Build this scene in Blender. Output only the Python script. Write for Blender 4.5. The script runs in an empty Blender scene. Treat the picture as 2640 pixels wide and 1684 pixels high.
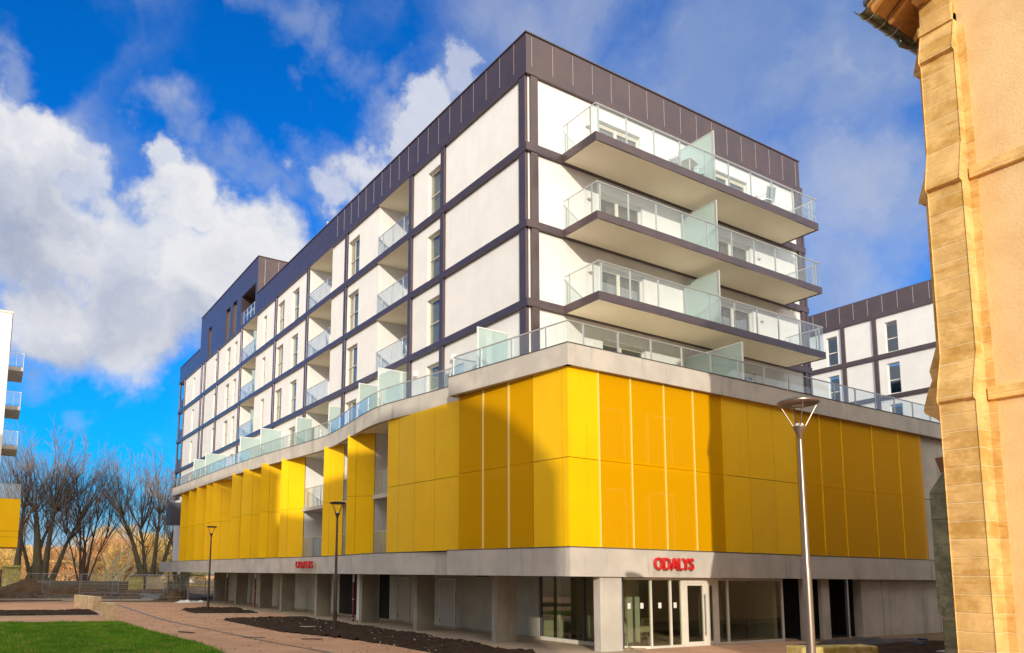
import bpy, math, random
from math import sin, cos, pi, radians, sqrt, atan2, hypot
from mathutils import Vector, Matrix
import numpy as np
random.seed(7); rng = np.random.default_rng(7)
C = bpy.context.scene.collection
scene = bpy.context.scene
# ------------------------------------------------------------------ camera
F_PX, CX, CY, W_PX, H_PX = 1934.0, 1100.0, 1237.0, 2640.0, 1684.0
yaw, pit, rol = radians(59.15), radians(7.2), radians(0.61)
fw = Vector((cos(yaw)*cos(pit), sin(yaw)*cos(pit), sin(pit)))
rt = Vector((sin(yaw), -cos(yaw), 0)); up = rt.cross(fw)
rt, up = rt*cos(rol) + up*sin(rol), up*cos(rol) - rt*sin(rol)
EYE = Vector((0, 0, 2.3))
cam = bpy.data.cameras.new('camera'); camo = bpy.data.objects.new('camera', cam); C.objects.link(camo)
camo.matrix_world = Matrix(((rt.x, up.x, -fw.x, EYE.x), (rt.y, up.y, -fw.y, EYE.y), (rt.z, up.z, -fw.z, EYE.z), (0, 0, 0, 1)))
cam.sensor_fit = 'HORIZONTAL'; cam.sensor_width = 36; cam.lens = 36*F_PX/W_PX
cam.shift_x = (W_PX/2 - CX)/W_PX; cam.shift_y = (CY - H_PX/2)/W_PX
cam.clip_start = 0.1; cam.clip_end = 4000
scene.camera = camo
# ------------------------------------------------------------------ sun + sky
SUN = Vector((-1.05, -1.8, 0.62)).normalized()      # towards the sun
el = math.asin(SUN.z); az = atan2(SUN.x, SUN.y)
sl = bpy.data.lights.new('sun', 'SUN'); sl.energy = 1.95; sl.angle = radians(0.6); sl.color = (1.0, 0.89, 0.72)
so = bpy.data.objects.new('sun', sl); C.objects.link(so)
so.rotation_euler = (-SUN).to_track_quat('-Z', 'Y').to_euler(); so.location = (-20, -30, 60)
world = bpy.data.worlds.new('World'); scene.world = world; world.use_nodes = True
scene.view_settings.view_transform = 'Standard'; scene.view_settings.look = 'None'
scene.view_settings.exposure = 0.95; scene.view_settings.gamma = 1.0

class NT:
    def __init__(s, tree): s.t = tree; s.n = tree.nodes; s.l = tree.links
    def add(s, typ, **kw):
        nd = s.n.new(typ)
        for k, v in kw.items(): setattr(nd, k, v)
        return nd
    def put(s, sock, v):
        if isinstance(v, bpy.types.NodeSocket): s.l.new(v, sock)
        else: sock.default_value = v
    def math(s, op, a, b=0.0, c=0.0, clamp=False):
        nd = s.add('ShaderNodeMath', operation=op, use_clamp=clamp)
        s.put(nd.inputs[0], a); s.put(nd.inputs[1], b); s.put(nd.inputs[2], c); return nd.outputs[0]
    def mix(s, f, a, b, blend='MIX'):
        nd = s.add('ShaderNodeMix', data_type='RGBA', blend_type=blend)
        s.put(nd.inputs[0], f); s.put(nd.inputs[6], a); s.put(nd.inputs[7], b); return nd.outputs[2]
    def ramp(s, v, lo, hi, a=0.0, b=1.0, smooth=True):
        nd = s.add('ShaderNodeMapRange', interpolation_type='SMOOTHSTEP' if smooth else 'LINEAR')
        s.put(nd.inputs[0], v); s.put(nd.inputs[1], lo); s.put(nd.inputs[2], hi); s.put(nd.inputs[3], a); s.put(nd.inputs[4], b)
        return nd.outputs[0]
    def noise(s, vec, scale, detail=4, rough=0.55, dist=0.0):
        nd = s.add('ShaderNodeTexNoise')
        if vec is not None: s.put(nd.inputs['Vector'], vec)
        nd.inputs['Scale'].default_value = scale; nd.inputs['Detail'].default_value = detail
        nd.inputs['Roughness'].default_value = rough; nd.inputs['Distortion'].default_value = dist
        return nd.outputs[0]
def rgb(r, g, b): return (r, g, b, 1.0)

def build_sky():
    t = NT(world.node_tree); t.n.clear()
    out = t.add('ShaderNodeOutputWorld'); bg = t.add('ShaderNodeBackground')
    sky = t.add('ShaderNodeTexSky', sky_type='NISHITA', sun_disc=False)
    sky.sun_elevation = el; sky.sun_rotation = az; sky.air_density = 1.0; sky.dust_density = 0.3; sky.ozone_density = 3.0
    hs = t.add('ShaderNodeHueSaturation'); hs.inputs['Saturation'].default_value = 1.30; hs.inputs['Value'].default_value = 1.0
    hs.inputs['Hue'].default_value = 0.497
    t.put(hs.inputs['Color'], sky.outputs[0])
    tc = t.add('ShaderNodeTexCoord'); d = tc.outputs['Generated']
    nrm = t.add('ShaderNodeVectorMath', operation='NORMALIZE'); t.put(nrm.inputs[0], d); d = nrm.outputs[0]
    sep = t.add('ShaderNodeSeparateXYZ'); t.put(sep.inputs[0], d)
    # displaced direction gives the cloud banks their cauliflower edges
    nz = t.add('ShaderNodeTexNoise'); t.put(nz.inputs['Vector'], d); nz.inputs['Scale'].default_value = 5.0
    nz.inputs['Detail'].default_value = 7; nz.inputs['Roughness'].default_value = 0.58
    sub = t.add('ShaderNodeVectorMath', operation='SUBTRACT'); t.put(sub.inputs[0], nz.outputs['Color']); sub.inputs[1].default_value = (.5, .5, .5)
    scl = t.add('ShaderNodeVectorMath', operation='SCALE'); t.put(scl.inputs[0], sub.outputs[0]); scl.inputs['Scale'].default_value = 0.22
    ad = t.add('ShaderNodeVectorMath', operation='ADD'); t.put(ad.inputs[0], d); t.put(ad.inputs[1], scl.outputs[0]); dd = ad.outputs[0]
    def blob(vec, az_, el_, r, w, soft):
        c = (cos(el_)*cos(az_), cos(el_)*sin(az_), sin(el_))
        dt = t.add('ShaderNodeVectorMath', operation='DISTANCE'); t.put(dt.inputs[0], vec); dt.inputs[1].default_value = c
        return t.ramp(dt.outputs['Value'], r, r*(1-soft), 0.0, w)
    def total(vec, lst, soft):
        acc = None
        for b in lst:
            v = blob(vec, *b, soft); acc = v if acc is None else t.math('MAXIMUM', acc, v)
        return acc
    nf = t.add('ShaderNodeTexNoise'); t.put(nf.inputs['Vector'], d); nf.inputs['Scale'].default_value = 22; nf.inputs['Detail'].default_value = 6; nf.inputs['Roughness'].default_value = 0.6
    sf = t.add('ShaderNodeVectorMath', operation='SUBTRACT'); t.put(sf.inputs[0], nf.outputs['Color']); sf.inputs[1].default_value = (.5, .5, .5)
    sg = t.add('ShaderNodeVectorMath', operation='SCALE'); t.put(sg.inputs[0], sf.outputs[0]); sg.inputs['Scale'].default_value = 0.06
    sh = t.add('ShaderNodeVectorMath', operation='ADD'); t.put(sh.inputs[0], dd); t.put(sh.inputs[1], sg.outputs[0]); dd = sh.outputs[0]
    solid = total(dd, CLOUDS, 0.55)
    wisp = total(dd, WISPS, 0.9)
    n2 = t.noise(d, 3.2, 6, 0.6, 0.3); n3 = t.noise(d, 9.0, 5, 0.6)
    # haze veil, over the whole sky away from the blue window
    veil = t.math('MULTIPLY', t.ramp(n2, 0.40, 0.68), 0.75)
    clear = total(dd, CLEAR, 0.6)
    veil = t.math('MULTIPLY', veil, t.math('SUBTRACT', 1.0, clear, clamp=True))
    vr = total(dd, VEILS, 0.9)
    veil = t.math('MAXIMUM', veil, t.math('MULTIPLY', vr, t.ramp(n2, 0.28, 0.60, 0.70, 1.0)))
    wispm = t.math('MULTIPLY', wisp, t.ramp(n3, 0.36, 0.62))
    m = t.math('MAXIMUM', veil, t.math('MAXIMUM', wispm, solid), clamp=True)
    shade = total(dd, GREYS, 0.85)
    bright = t.mix(t.math('MULTIPLY', shade, t.ramp(n2, 0.3, 0.6, 0.6, 1.0), clamp=True), rgb(3.95, 3.9, 3.9), rgb(1.9, 2.1, 2.6))
    bright = t.mix(1.0, bright, t.mix(t.ramp(t.noise(dd, 11, 7, .62), .32, .6), rgb(.80,.84,.92), rgb(1,1,1)), 'MULTIPLY')
    veilc = t.mix(t.ramp(t.noise(dd, 6, 6, .6), .35, .65), rgb(1.35, 1.75, 2.65), rgb(2.25, 2.45, 2.90))
    col = t.mix(t.math('SUBTRACT', solid, t.math('MULTIPLY', n3, 0.25), clamp=True), veilc, bright)
    low = t.ramp(sep.outputs[2], 0.30, 0.0)                       # paler, cyan towards the horizon
    deep = t.mix(1.0, hs.outputs[0], rgb(.02, .52, .88), 'MULTIPLY')
    skyc = t.mix(t.math('MULTIPLY', low, 0.75), deep, rgb(.02, 1.58, 3.05))
    pale = t.ramp(sep.outputs[2], 0.13, 0.0)
    skyc = t.mix(t.math('MULTIPLY', pale, 0.8), skyc, rgb(1.7, 2.5, 3.3))
    # added fill light: bright glow on the sun's side of the sky, behind the viewer
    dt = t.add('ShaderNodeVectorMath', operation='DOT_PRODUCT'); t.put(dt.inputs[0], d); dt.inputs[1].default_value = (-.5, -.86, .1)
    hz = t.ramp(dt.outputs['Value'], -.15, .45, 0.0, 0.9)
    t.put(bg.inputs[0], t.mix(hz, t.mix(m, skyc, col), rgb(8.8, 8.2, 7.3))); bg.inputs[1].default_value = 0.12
    t.l.new(bg.outputs[0], out.inputs[0])
CLOUDS = []; WISPS = []; CLEAR = []; VEILS = []; GREYS = []
def sky_marks():
    # (azimuth deg, elevation deg, angular radius) of the cloud banks seen over the building
    def A(lst, rows):
        for a, e, r, w in rows: lst.append((radians(a), radians(e), r, w))
    A(CLOUDS, [(63.1, 30.5, 0.064, 0.9), (60.1, 33.0, 0.051, 0.85), (57.9, 35.3, 0.035, 0.7), (66.3, 28.3, 0.051, 0.8), (82.0, 22.4, 0.085, 1), (86.2, 26.6, 0.079, 1), (79.2, 21.3, 0.088, 1), (81.8, 19.3, 0.087, 1), (64.8, 30.4, 0.05, 0.9), (61.2, 31.9, 0.041, 0.85), (67.2, 28.0, 0.042, 0.75), (62.6, 29.5, 0.046, 0.8), (89.2, 27.3, 0.08, 1), (87.1, 29.0, 0.044, 1), (89.3, 23.0, 0.108, 1), (84.1, 22.6, 0.088, 1), (86.7, 17.6, 0.092, 1), (81.6, 17.2, 0.088, 1), (78.0, 19.3, 0.095, 1), (76.3, 25.1, 0.076, 1), (72.8, 23.6, 0.076, 1), (73.8, 20.3, 0.092, 1), (83.0, 25.8, 0.052, 0.9), (70.8, 18.9, 0.074, 1), (77.6, 26.9, 0.038, 0.9), (70.9, 21.6, 0.058, 1), (197.8, 35.4, 0.187, 0.9), (263.7, 38.9, 0.132, 0.9), (157.4, 48.0, 0.167, 0.9), (197.2, 54.8, 0.205, 0.9), (305.6, 32.5, 0.235, 0.9), (182.1, 39.3, 0.276, 0.9), (249.2, 43.9, 0.241, 0.9), (166.5, 44.6, 0.226, 0.9), (209.2, 13.3, 0.276, 0.9), (240.1, 42.9, 0.278, 0.9), (283.5, 51.6, 0.191, 0.9), (299.2, 31.1, 0.288, 0.9), (313.2, 16.2, 0.144, 0.9), (194.1, 53.5, 0.199, 0.9), (267.8, 24.9, 0.211, 0.9), (224.5, 27.1, 0.225, 0.9)])
    A(WISPS, [(80.0, 30.4, 0.064, 0.8), (73.6, 28.7, 0.059, 0.6), (64.7, 28.9, 0.08, 0.95), (60.7, 32.3, 0.054, 0.95), (62.7, 34.6, 0.052, 0.7), (82.6, 31.1, 0.045, 0.7), (79.2, 29.6, 0.052, 0.75), (76.0, 28.9, 0.044, 0.5), (71.2, 27.9, 0.046, 0.45), (89.6, 31.5, 0.042, 0.55), (65.7, 29.9, 0.069, 0.9), (67.5, 27.7, 0.056, 0.6), (62.3, 32.3, 0.059, 0.8), (57.9, 34.7, 0.066, 0.7), (81.6, 12.9, 0.032, 0.7), (80.3, 12.0, 0.028, 0.5), (77.2, 10.0, 0.029, 0.5), (83.0, 9.8, 0.023, 0.3), (87.6, 12.5, 0.048, 0.55), (78.6, 9.9, 0.029, 0.4)])
    A(CLEAR, [(105.6, 7.4, 0.3, 1), (116.6, 12.2, 0.301, 1), (73.8, 33.2, 0.214, 1), (83.1, 12.0, 0.196, 1), (87.6, 33.9, 0.117, 1)])
    A(VEILS, [(28.9, 32.9, 0.146, 0.95), (29.8, 19.1, 0.134, 0.85), (48.4, 33.9, 0.152, 0.8), (51.5, 37.0, 0.127, 0.75), (41.1, 29.5, 0.194, 0.9), (67.2, 36.2, 0.047, 0.55), (69.7, 37.3, 0.046, 0.6), (72.3, 38.3, 0.044, 0.5), (74.8, 38.6, 0.036, 0.4), (46.8, 38.0, 0.135, 0.7), (35.3, 33.7, 0.165, 0.85), (28.3, 24.9, 0.161, 0.9), (31.0, 18.0, 0.124, 0.8), (54.7, 38.0, 0.109, 0.65), (64.1, 27.9, 0.071, 0.6), (57.9, 34.0, 0.08, 0.7), (259.3, 69.3, 0.436, 0.6), (317.9, 66.4, 0.498, 0.6), (274.1, 24.8, 0.472, 0.6), (324.0, 69.3, 0.414, 0.6), (281.3, 27.7, 0.466, 0.6), (257.5, 32.1, 0.313, 0.6), (305.2, 74.4, 0.318, 0.6), (296.1, 39.6, 0.33, 0.6), (210.0, 61.1, 0.475, 0.6), (167.5, 51.9, 0.309, 0.6)])
    A(GREYS, [(88.7, 21.7, 0.114, 0.95), (85.5, 23.8, 0.077, 0.8), (82.5, 17.7, 0.101, 0.7), (86.0, 13.8, 0.089, 0.9), (77.5, 16.1, 0.086, 0.9), (71.3, 16.6, 0.074, 0.9), (73.8, 20.3, 0.058, 0.35)])
sky_marks(); build_sky()

# ------------------------------------------------------------------ materials
def mat(name):
    m = bpy.data.materials.new(name); m.use_nodes = True; t = NT(m.node_tree); t.n.clear()
    out = t.add('ShaderNodeOutputMaterial'); return m, t, out
def pbr(name, c1, c2=None, scale=3.0, rough=0.8, metal=0.0, spec=0.5, bump=0.0, bscale=40.0, detail=5, lo=0.35, hi=0.65,
        stretch=(1, 1, 1), coat=0.0, extra=None):
    m, t, out = mat(name); b = t.add('ShaderNodeBsdfPrincipled'); t.l.new(b.outputs[0], out.inputs[0])
    tc = t.add('ShaderNodeTexCoord'); mp = t.add('ShaderNodeMapping'); t.put(mp.inputs[0], tc.outputs['Object']); mp.inputs['Scale'].default_value = stretch
    v = mp.outputs[0]
    col = rgb(*c1)
    if c2: col = t.mix(t.ramp(t.noise(v, scale, detail), lo, hi), rgb(*c1), rgb(*c2))
    if extra: col = extra(t, tc.outputs['Object'], col)
    t.put(b.inputs['Base Color'], col)
    b.inputs['Roughness'].default_value = rough; b.inputs['Metallic'].default_value = metal
    b.inputs['Specular IOR Level'].default_value = spec
    if coat: b.inputs['Coat Weight'].default_value = coat; b.inputs['Coat Roughness'].default_value = 0.15
    if bump:
        bn = t.add('ShaderNodeBump'); bn.inputs['Strength'].default_value = bump; bn.inputs['Distance'].default_value = 0.02
        t.put(bn.inputs['Height'], t.noise(tc.outputs['Object'], bscale, 4, 0.6)); t.l.new(bn.outputs[0], b.inputs['Normal'])
    return m
def streaks(dark, amt, sx=2.2, sz=0.25):
    def f(t, v, col):
        mp = t.add('ShaderNodeMapping'); t.put(mp.inputs[0], v); mp.inputs['Scale'].default_value = (sx, sx, sz)
        s = t.ramp(t.noise(mp.outputs[0], 1.0, 6, 0.65), 0.52, 0.74)
        col = t.mix(t.math('MULTIPLY', s, amt), col, rgb(*dark))
        s2 = t.ramp(t.noise(v, 1.1, 6, 0.7), 0.55, 0.72)
        col = t.mix(t.math('MULTIPLY', s2, amt*0.6), col, rgb(*[min(1, c*2.6) for c in dark]))
        spk = t.ramp(t.noise(v, 26, 2, 0.5), 0.70, 0.76)
        return t.mix(t.math('MULTIPLY', spk, amt*0.7), col, rgb(*dark))
    return f
M = {}
M['white'] = pbr('white_render', (.755, .745, .73), (.715, .71, .70), 1.3, 0.85, spec=0.2, bump=0.12, bscale=120, extra=streaks((.50, .48, .45), .13, 2.6, .22))
M['brown'] = pbr('brown_metal', (.115, .080, .080), (.095, .070, .078), 1.5, 0.27, 0.45, 0.6)
M['seam'] = pbr('seam_metal', (.36, .33, .32), None, rough=0.4, metal=0.4)
M['yellow'] = pbr('yellow_panel', (.89, .53, .0010), (.86, .495, .0010), 0.8, 0.5, spec=0.16)
for i_, (k_, w_) in enumerate(((.96, .97), (1.03, 1.02))):
    M['yellow%d' % (i_+2)] = pbr('yellow_panel', (.88*k_, .52*w_, .0010), (.84*k_, .485*w_, .0010), 0.7, 0.42+.1*i_, spec=0.2, bump=.25, bscale=.8, extra=streaks((.45,.24,.003), .16, 3, .2))
M['groove'] = pbr('groove_dark', (.10, .055, .01), None, rough=0.9)
M['cream'] = pbr('cream_metal', (.84, .66, .20), None, rough=0.3, metal=0.1)
M['concrete'] = pbr('concrete', (.55, .51, .45), (.46, .43, .385), 0.9, 0.82, spec=0.3, bump=0.25, bscale=30, detail=8, extra=streaks((.20, .185, .17), .55))
M['arcade'] = pbr('arcade_render', (.43, .42, .34), (.37, .36, .29), 1.5, .9, extra=streaks((.30,.28,.22), .3))
M['deck'] = pbr('terrace_deck', (.58,.54,.47), None, rough=.9)
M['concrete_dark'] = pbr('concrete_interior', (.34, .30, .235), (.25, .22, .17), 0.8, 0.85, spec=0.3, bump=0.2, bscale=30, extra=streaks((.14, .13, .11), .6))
M['soffit'] = pbr('soffit', (.88, .80, .63), (.85, .77, .60), 0.6, 0.9)
M['alu'] = pbr('aluminium', (.62, .61, .58), None, rough=0.35, metal=0.6)
M['frame'] = pbr('window_frame', (.60, .55, .44), None, rough=0.45, metal=0.3)
M['whiteframe'] = pbr('white_frame', (.74, .70, .61), (.68, .64, .56), 3, rough=0.4)
M['steel'] = pbr('lamp_steel', (.31, .265, .23), (.26, .22, .19), 2, rough=0.36, metal=0.85, stretch=(6, 6, .5))
M['darksteel'] = pbr('lamp_dark', (.085, .07, .06), (.06, .05, .045), 3, rough=0.4, metal=0.6)
M['red'] = pbr('sign_red', (.62, .012, .012), None, rough=0.32, coat=0.4)
M['rubble'] = pbr('rubble_stone', (.20,.16,.12), (.32,.27,.20), 2, rough=.9)
M['redpipe'] = pbr('red_pipe', (.16, .012, .012), None, rough=0.35)
M['darkgrey'] = pbr('dark_grey', (.07, .07, .085), None, rough=0.5)
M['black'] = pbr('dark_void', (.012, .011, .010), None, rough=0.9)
M['room'] = pbr('room_wall', (.66, .56, .40), None, rough=0.9)
M['door'] = pbr('door_grey', (.36, .35, .31), None, rough=0.5)
M['curtain'] = pbr('curtain', (.50, .42, .36), (.40, .34, .31), 4, rough=0.9, stretch=(6, 6, .4))
M['plastic'] = pbr('white_plastic', (.75, .74, .72), None, rough=0.4)
M['mesh_grey'] = pbr('chair_mesh', (.33, .34, .35), None, rough=0.7)
def glassy(name, tint, refl=1.0, ior=1.45, diff=None, dw=0.0):
    m, t, out = mat(name)
    tr = t.add('ShaderNodeBsdfTransparent'); tr.inputs[0].default_value = rgb(*tint)
    gl = t.add('ShaderNodeBsdfGlossy'); gl.inputs['Roughness'].default_value = 0.02
    lw = t.add('ShaderNodeLayerWeight'); lw.inputs[0].default_value = 0.5
    sch = t.math('ADD', t.math('MULTIPLY', t.math('POWER', lw.outputs['Facing'], 4.5), 0.9), 0.055 if ior < 1.48 else 0.09)
    mx = t.add('ShaderNodeMixShader'); t.put(mx.inputs[0], t.math('MULTIPLY', sch, refl, clamp=True))
    base = tr.outputs[0]
    if diff:
        df = t.add('ShaderNodeBsdfDiffuse'); df.inputs[0].default_value = rgb(*diff)
        tl = t.add('ShaderNodeBsdfTranslucent'); tl.inputs[0].default_value = rgb(*diff)
        m1 = t.add('ShaderNodeMixShader'); m1.inputs[0].default_value = 0.35; t.l.new(df.outputs[0], m1.inputs[1]); t.l.new(tl.outputs[0], m1.inputs[2])
        m2 = t.add('ShaderNodeMixShader'); m2.inputs[0].default_value = dw; t.l.new(tr.outputs[0], m2.inputs[1]); t.l.new(m1.outputs[0], m2.inputs[2]); base = m2.outputs[0]
    t.l.new(base, mx.inputs[1]); t.l.new(gl.outputs[0], mx.inputs[2]); t.l.new(mx.outputs[0], out.inputs[0]); return m
M['rail_glass'] = glassy('rail_glass', (.93, .965, .97), 1.0, diff=(.72, .80, .78), dw=0.03)
M['frosted'] = glassy('frosted_glass', (.80, .92, .86), 0.7, diff=(.62, .74, .73), dw=0.72)
M['pane'] = glassy('window_glass', (.74, .76, .70), 1.5, 1.5)
M['shop_glass'] = glassy('shop_glass', (.80, .84, .76), 1.3, 1.5)
def perforated():
    m, t, out = mat('perforated_yellow')
    b = t.add('ShaderNodeBsdfPrincipled'); b.inputs['Base Color'].default_value = rgb(.82, .425, .0); b.inputs['Roughness'].default_value = 0.5
    tr = t.add('ShaderNodeBsdfTransparent'); mx = t.add('ShaderNodeMixShader')
    hole = 0.40
    b.inputs['Specular IOR Level'].default_value = .04
    t.put(mx.inputs[0], hole); t.l.new(b.outputs[0], mx.inputs[1]); t.l.new(tr.outputs[0], mx.inputs[2]); t.l.new(mx.outputs[0], out.inputs[0]); return m
M['perf'] = perforated()

# ------------------------------------------------------------------ mesh helpers
class MB:
    def __init__(s): s.v = []; s.f = []; s.m = []; s.mi = 0; s.mats = []
    def use(s, m):
        m = M[m] if isinstance(m, str) else m
        if m not in s.mats: s.mats.append(m)
        s.mi = s.mats.index(m); return s
    def face(s, pts):
        i = len(s.v); s.v += [tuple(p) for p in pts]; s.f.append(tuple(range(i, i+len(pts)))); s.m.append(s.mi)
    def addvf(s, vs, fs):
        i = len(s.v); s.v += [tuple(p) for p in vs]
        for f in fs: s.f.append(tuple(i+k for k in f)); s.m.append(s.mi)
    def box(s, x0, x1, y0, y1, z0, z1):
        if x0 > x1: x0, x1 = x1, x0
        if y0 > y1: y0, y1 = y1, y0
        s.addvf([(x0,y0,z0),(x1,y0,z0),(x1,y1,z0),(x0,y1,z0),(x0,y0,z1),(x1,y0,z1),(x1,y1,z1),(x0,y1,z1)],
                [(0,3,2,1),(4,5,6,7),(0,1,5,4),(1,2,6,5),(2,3,7,6),(3,0,4,7)]); return s
    def prism(s, poly, z0, z1):
        n = len(poly)
        a = sum(poly[i][0]*poly[(i+1)%n][1]-poly[(i+1)%n][0]*poly[i][1] for i in range(n))
        if a < 0: poly = poly[::-1]
        s.addvf([(p[0],p[1],z0) for p in poly]+[(p[0],p[1],z1) for p in poly],
                [tuple(range(n-1,-1,-1)), tuple(range(n,2*n))]+[(i,(i+1)%n,n+(i+1)%n,n+i) for i in range(n)]); return s
    def wallseg(s, a, b, th, z0, z1, side=1):
        # box along plan segment a->b, thickness th towards its left (side=1) or right
        dx, dy = b[0]-a[0], b[1]-a[1]; L = hypot(dx, dy); nx, ny = -dy/L*th*side, dx/L*th*side
        return s.prism([a, b, (b[0]+nx, b[1]+ny), (a[0]+nx, a[1]+ny)], z0, z1)
    def tube(s, pts, rad, n=8, cap=True):
        pts = [Vector(p) for p in pts]; k = len(pts)
        if not hasattr(rad, '__len__'): rad = [rad]*k
        base = len(s.v); prev = None
        for i, p in enumerate(pts):
            d = (pts[min(i+1,k-1)]-pts[max(i-1,0)]).normalized()
            u = (prev - d*prev.dot(d)) if prev is not None else d.orthogonal()
            if u.length < 1e-6: u = d.orthogonal()
            u.normalize(); prev = u; w = d.cross(u)
            for j in range(n):
                a = 2*pi*j/n; s.v.append(tuple(p + (u*cos(a)+w*sin(a))*rad[i]))
        for i in range(k-1):
            for j in range(n):
                s.f.append((base+i*n+j, base+i*n+(j+1)%n, base+(i+1)*n+(j+1)%n, base+(i+1)*n+j)); s.m.append(s.mi)
        if cap:
            s.f.append(tuple(base+j for j in range(n-1,-1,-1))); s.m.append(s.mi)
            s.f.append(tuple(base+(k-1)*n+j for j in range(n))); s.m.append(s.mi)
        return s
    def lathe(s, prof, c=(0,0,0), n=32):
        base = len(s.v); k = len(prof)
        for r, z in prof:
            for j in range(n):
                a = 2*pi*j/n; s.v.append((c[0]+r*cos(a), c[1]+r*sin(a), c[2]+z))
        for i in range(k-1):
            for j in range(n):
                s.f.append((base+i*n+j, base+i*n+(j+1)%n, base+(i+1)*n+(j+1)%n, base+(i+1)*n+j)); s.m.append(s.mi)
        s.f.append(tuple(base+j for j in range(n-1,-1,-1))); s.m.append(s.mi)
        s.f.append(tuple(base+(k-1)*n+j for j in range(n))); s.m.append(s.mi); return s
def obj(name, mb, parent=None, m=None, smooth=False, bevel=0.0, loc=None):
    me = bpy.data.meshes.new(name); me.from_pydata(mb.v, [], mb.f)
    if m is not None: me.materials.append(M[m] if isinstance(m, str) else m)
    else:
        for x in mb.mats: me.materials.append(x)
        me.polygons.foreach_set('material_index', mb.m)
    if smooth: me.polygons.foreach_set('use_smooth', [True]*len(mb.f))
    me.update()
    o = bpy.data.objects.new(name, me); C.objects.link(o)
    if parent is not None: o.parent = parent
    if loc is not None: o.location = loc
    if bevel:
        b = o.modifiers.new('bevel', 'BEVEL'); b.width = bevel; b.segments = 2; b.limit_method = 'ANGLE'
    if smooth:
        try: me.set_sharp_from_angle(angle=radians(40))
        except Exception: pass
    return o
def tag(o, label=None, cat=None, group=None, kind=None):
    if label: o['label'] = label
    if cat: o['category'] = cat
    if group: o['group'] = group
    if kind: o['kind'] = kind
    return o
def thing(name, label, cat, loc=(0,0,0), rz=0, group=None):
    o = bpy.data.objects.new(name, None); C.objects.link(o); o.location = loc; o.rotation_euler = (0,0,rz); o.empty_display_size = .2
    return tag(o, label, cat, group)
def dup(root, loc, rz=0, label=None):
    r = root.copy(); C.objects.link(r); r.location = loc; r.rotation_euler = (0,0,rz)
    if label: r['label'] = label
    for ch in root.children:
        c = ch.copy(); C.objects.link(c); c.parent = r
        for g in ch.children:
            d = g.copy(); C.objects.link(d); d.parent = c
    return r

# ------------------------------------------------------------------ ground (sheets a few mm apart)
def noisy(name, c1, c2, c3, s1, s2, bump, bs, rough=0.95):
    def ex(t, v, col):
        return t.mix(t.ramp(t.noise(v, s2, 6, 0.7), 0.5, 0.7), col, rgb(*c3))
    return pbr(name, c1, c2, s1, rough, spec=0.2, bump=bump, bscale=bs, extra=ex)
M['earth'] = noisy('earth', (.15, .10, .055), (.24, .16, .085), (.10, .075, .05), 0.15, 0.9, 0.6, 8)
M['paving'] = noisy('resin_gravel', (.56, .335, .205), (.46, .27, .165), (.62, .41, .27), 0.6, 45, 0.35, 90)
M['pale_paving'] = noisy('pale_concrete_floor', (.42, .33, .23), (.33, .26, .18), (.50, .40, .30), 0.7, 20, 0.15, 40)
M['soil'] = noisy('soil', (.030, .018, .011), (.055, .032, .018), (.020, .012, .008), 4, 25, 1.0, 30)
M['grassbase'] = noisy('turf', (.04, .13, .006), (.06, .17, .01), (.10, .11, .02), 1.2, 6, 0.5, 40)
M['kerb'] = pbr('kerb_stone', (.52, .46, .38), (.44, .39, .32), 3, 0.8)
M['drain'] = pbr('drain_metal', (.23, .22, .22), (.16, .155, .155), 6, 0.4, 0.5)
def sheet(name, poly, z, m):
    mb = MB(); mb.face([(x, y, z) for x, y in poly]); return tag(obj(name, mb, m=m), kind='structure')
g = MB(); g.face([(-1500,-1500,-.03),(1500,-1500,-.03),(1500,1500,-.03),(-1500,1500,-.03)])
tag(obj('ground', g, m='earth'), kind='structure')
sheet('pavement', [(-40,-40),(18,-40),(18,62.0),(13.5,59.2),(9.5,61.3),(7.6,62),(5.5,63.2),(-40,64.5)], 0.0, 'paving')
sheet('arcade_floor', [(17.8,17.6),(17.8,72),(14.9,72),(14.9,50),(14.9,44),(15.1,38),(15.0,33.2),(15.0,26),(14.8,21.4),(14.7,15.2),(17.8,15.2)], 0.006, 'pale_paving')
sheet('entrance_paving', [(17.8,14.2),(27.2,14.2),(26.4,17.4),(17.8,17.4)], 0.004, 'paving')
# drainage channel winding across the paving
ch = [(8.6,56.5),(8.1,45),(7.9,38),(8.1,33.5),(8.3,30.3),(8.45,27),(8.6,24.6),(8.9,21.9),(9.2,18)]
mb = MB()
for i in range(len(ch)-1):
    for k in range(6):
        t0, t1 = k/6+.02, (k+1)/6-.02; a = [ch[i][j]*(1-t0)+ch[i+1][j]*t0 for j in (0,1)]; b = [ch[i][j]*(1-t1)+ch[i+1][j]*t1 for j in (0,1)]
        mb.use('drain').wallseg(a, b, .17, .001, .012); 
        mb.use('kerb').wallseg((a[0]+.16,a[1]), (b[0]+.16,b[1]), .05, .001, .010, -1)
tag(obj('drain_channel', mb), kind='structure')
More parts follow.
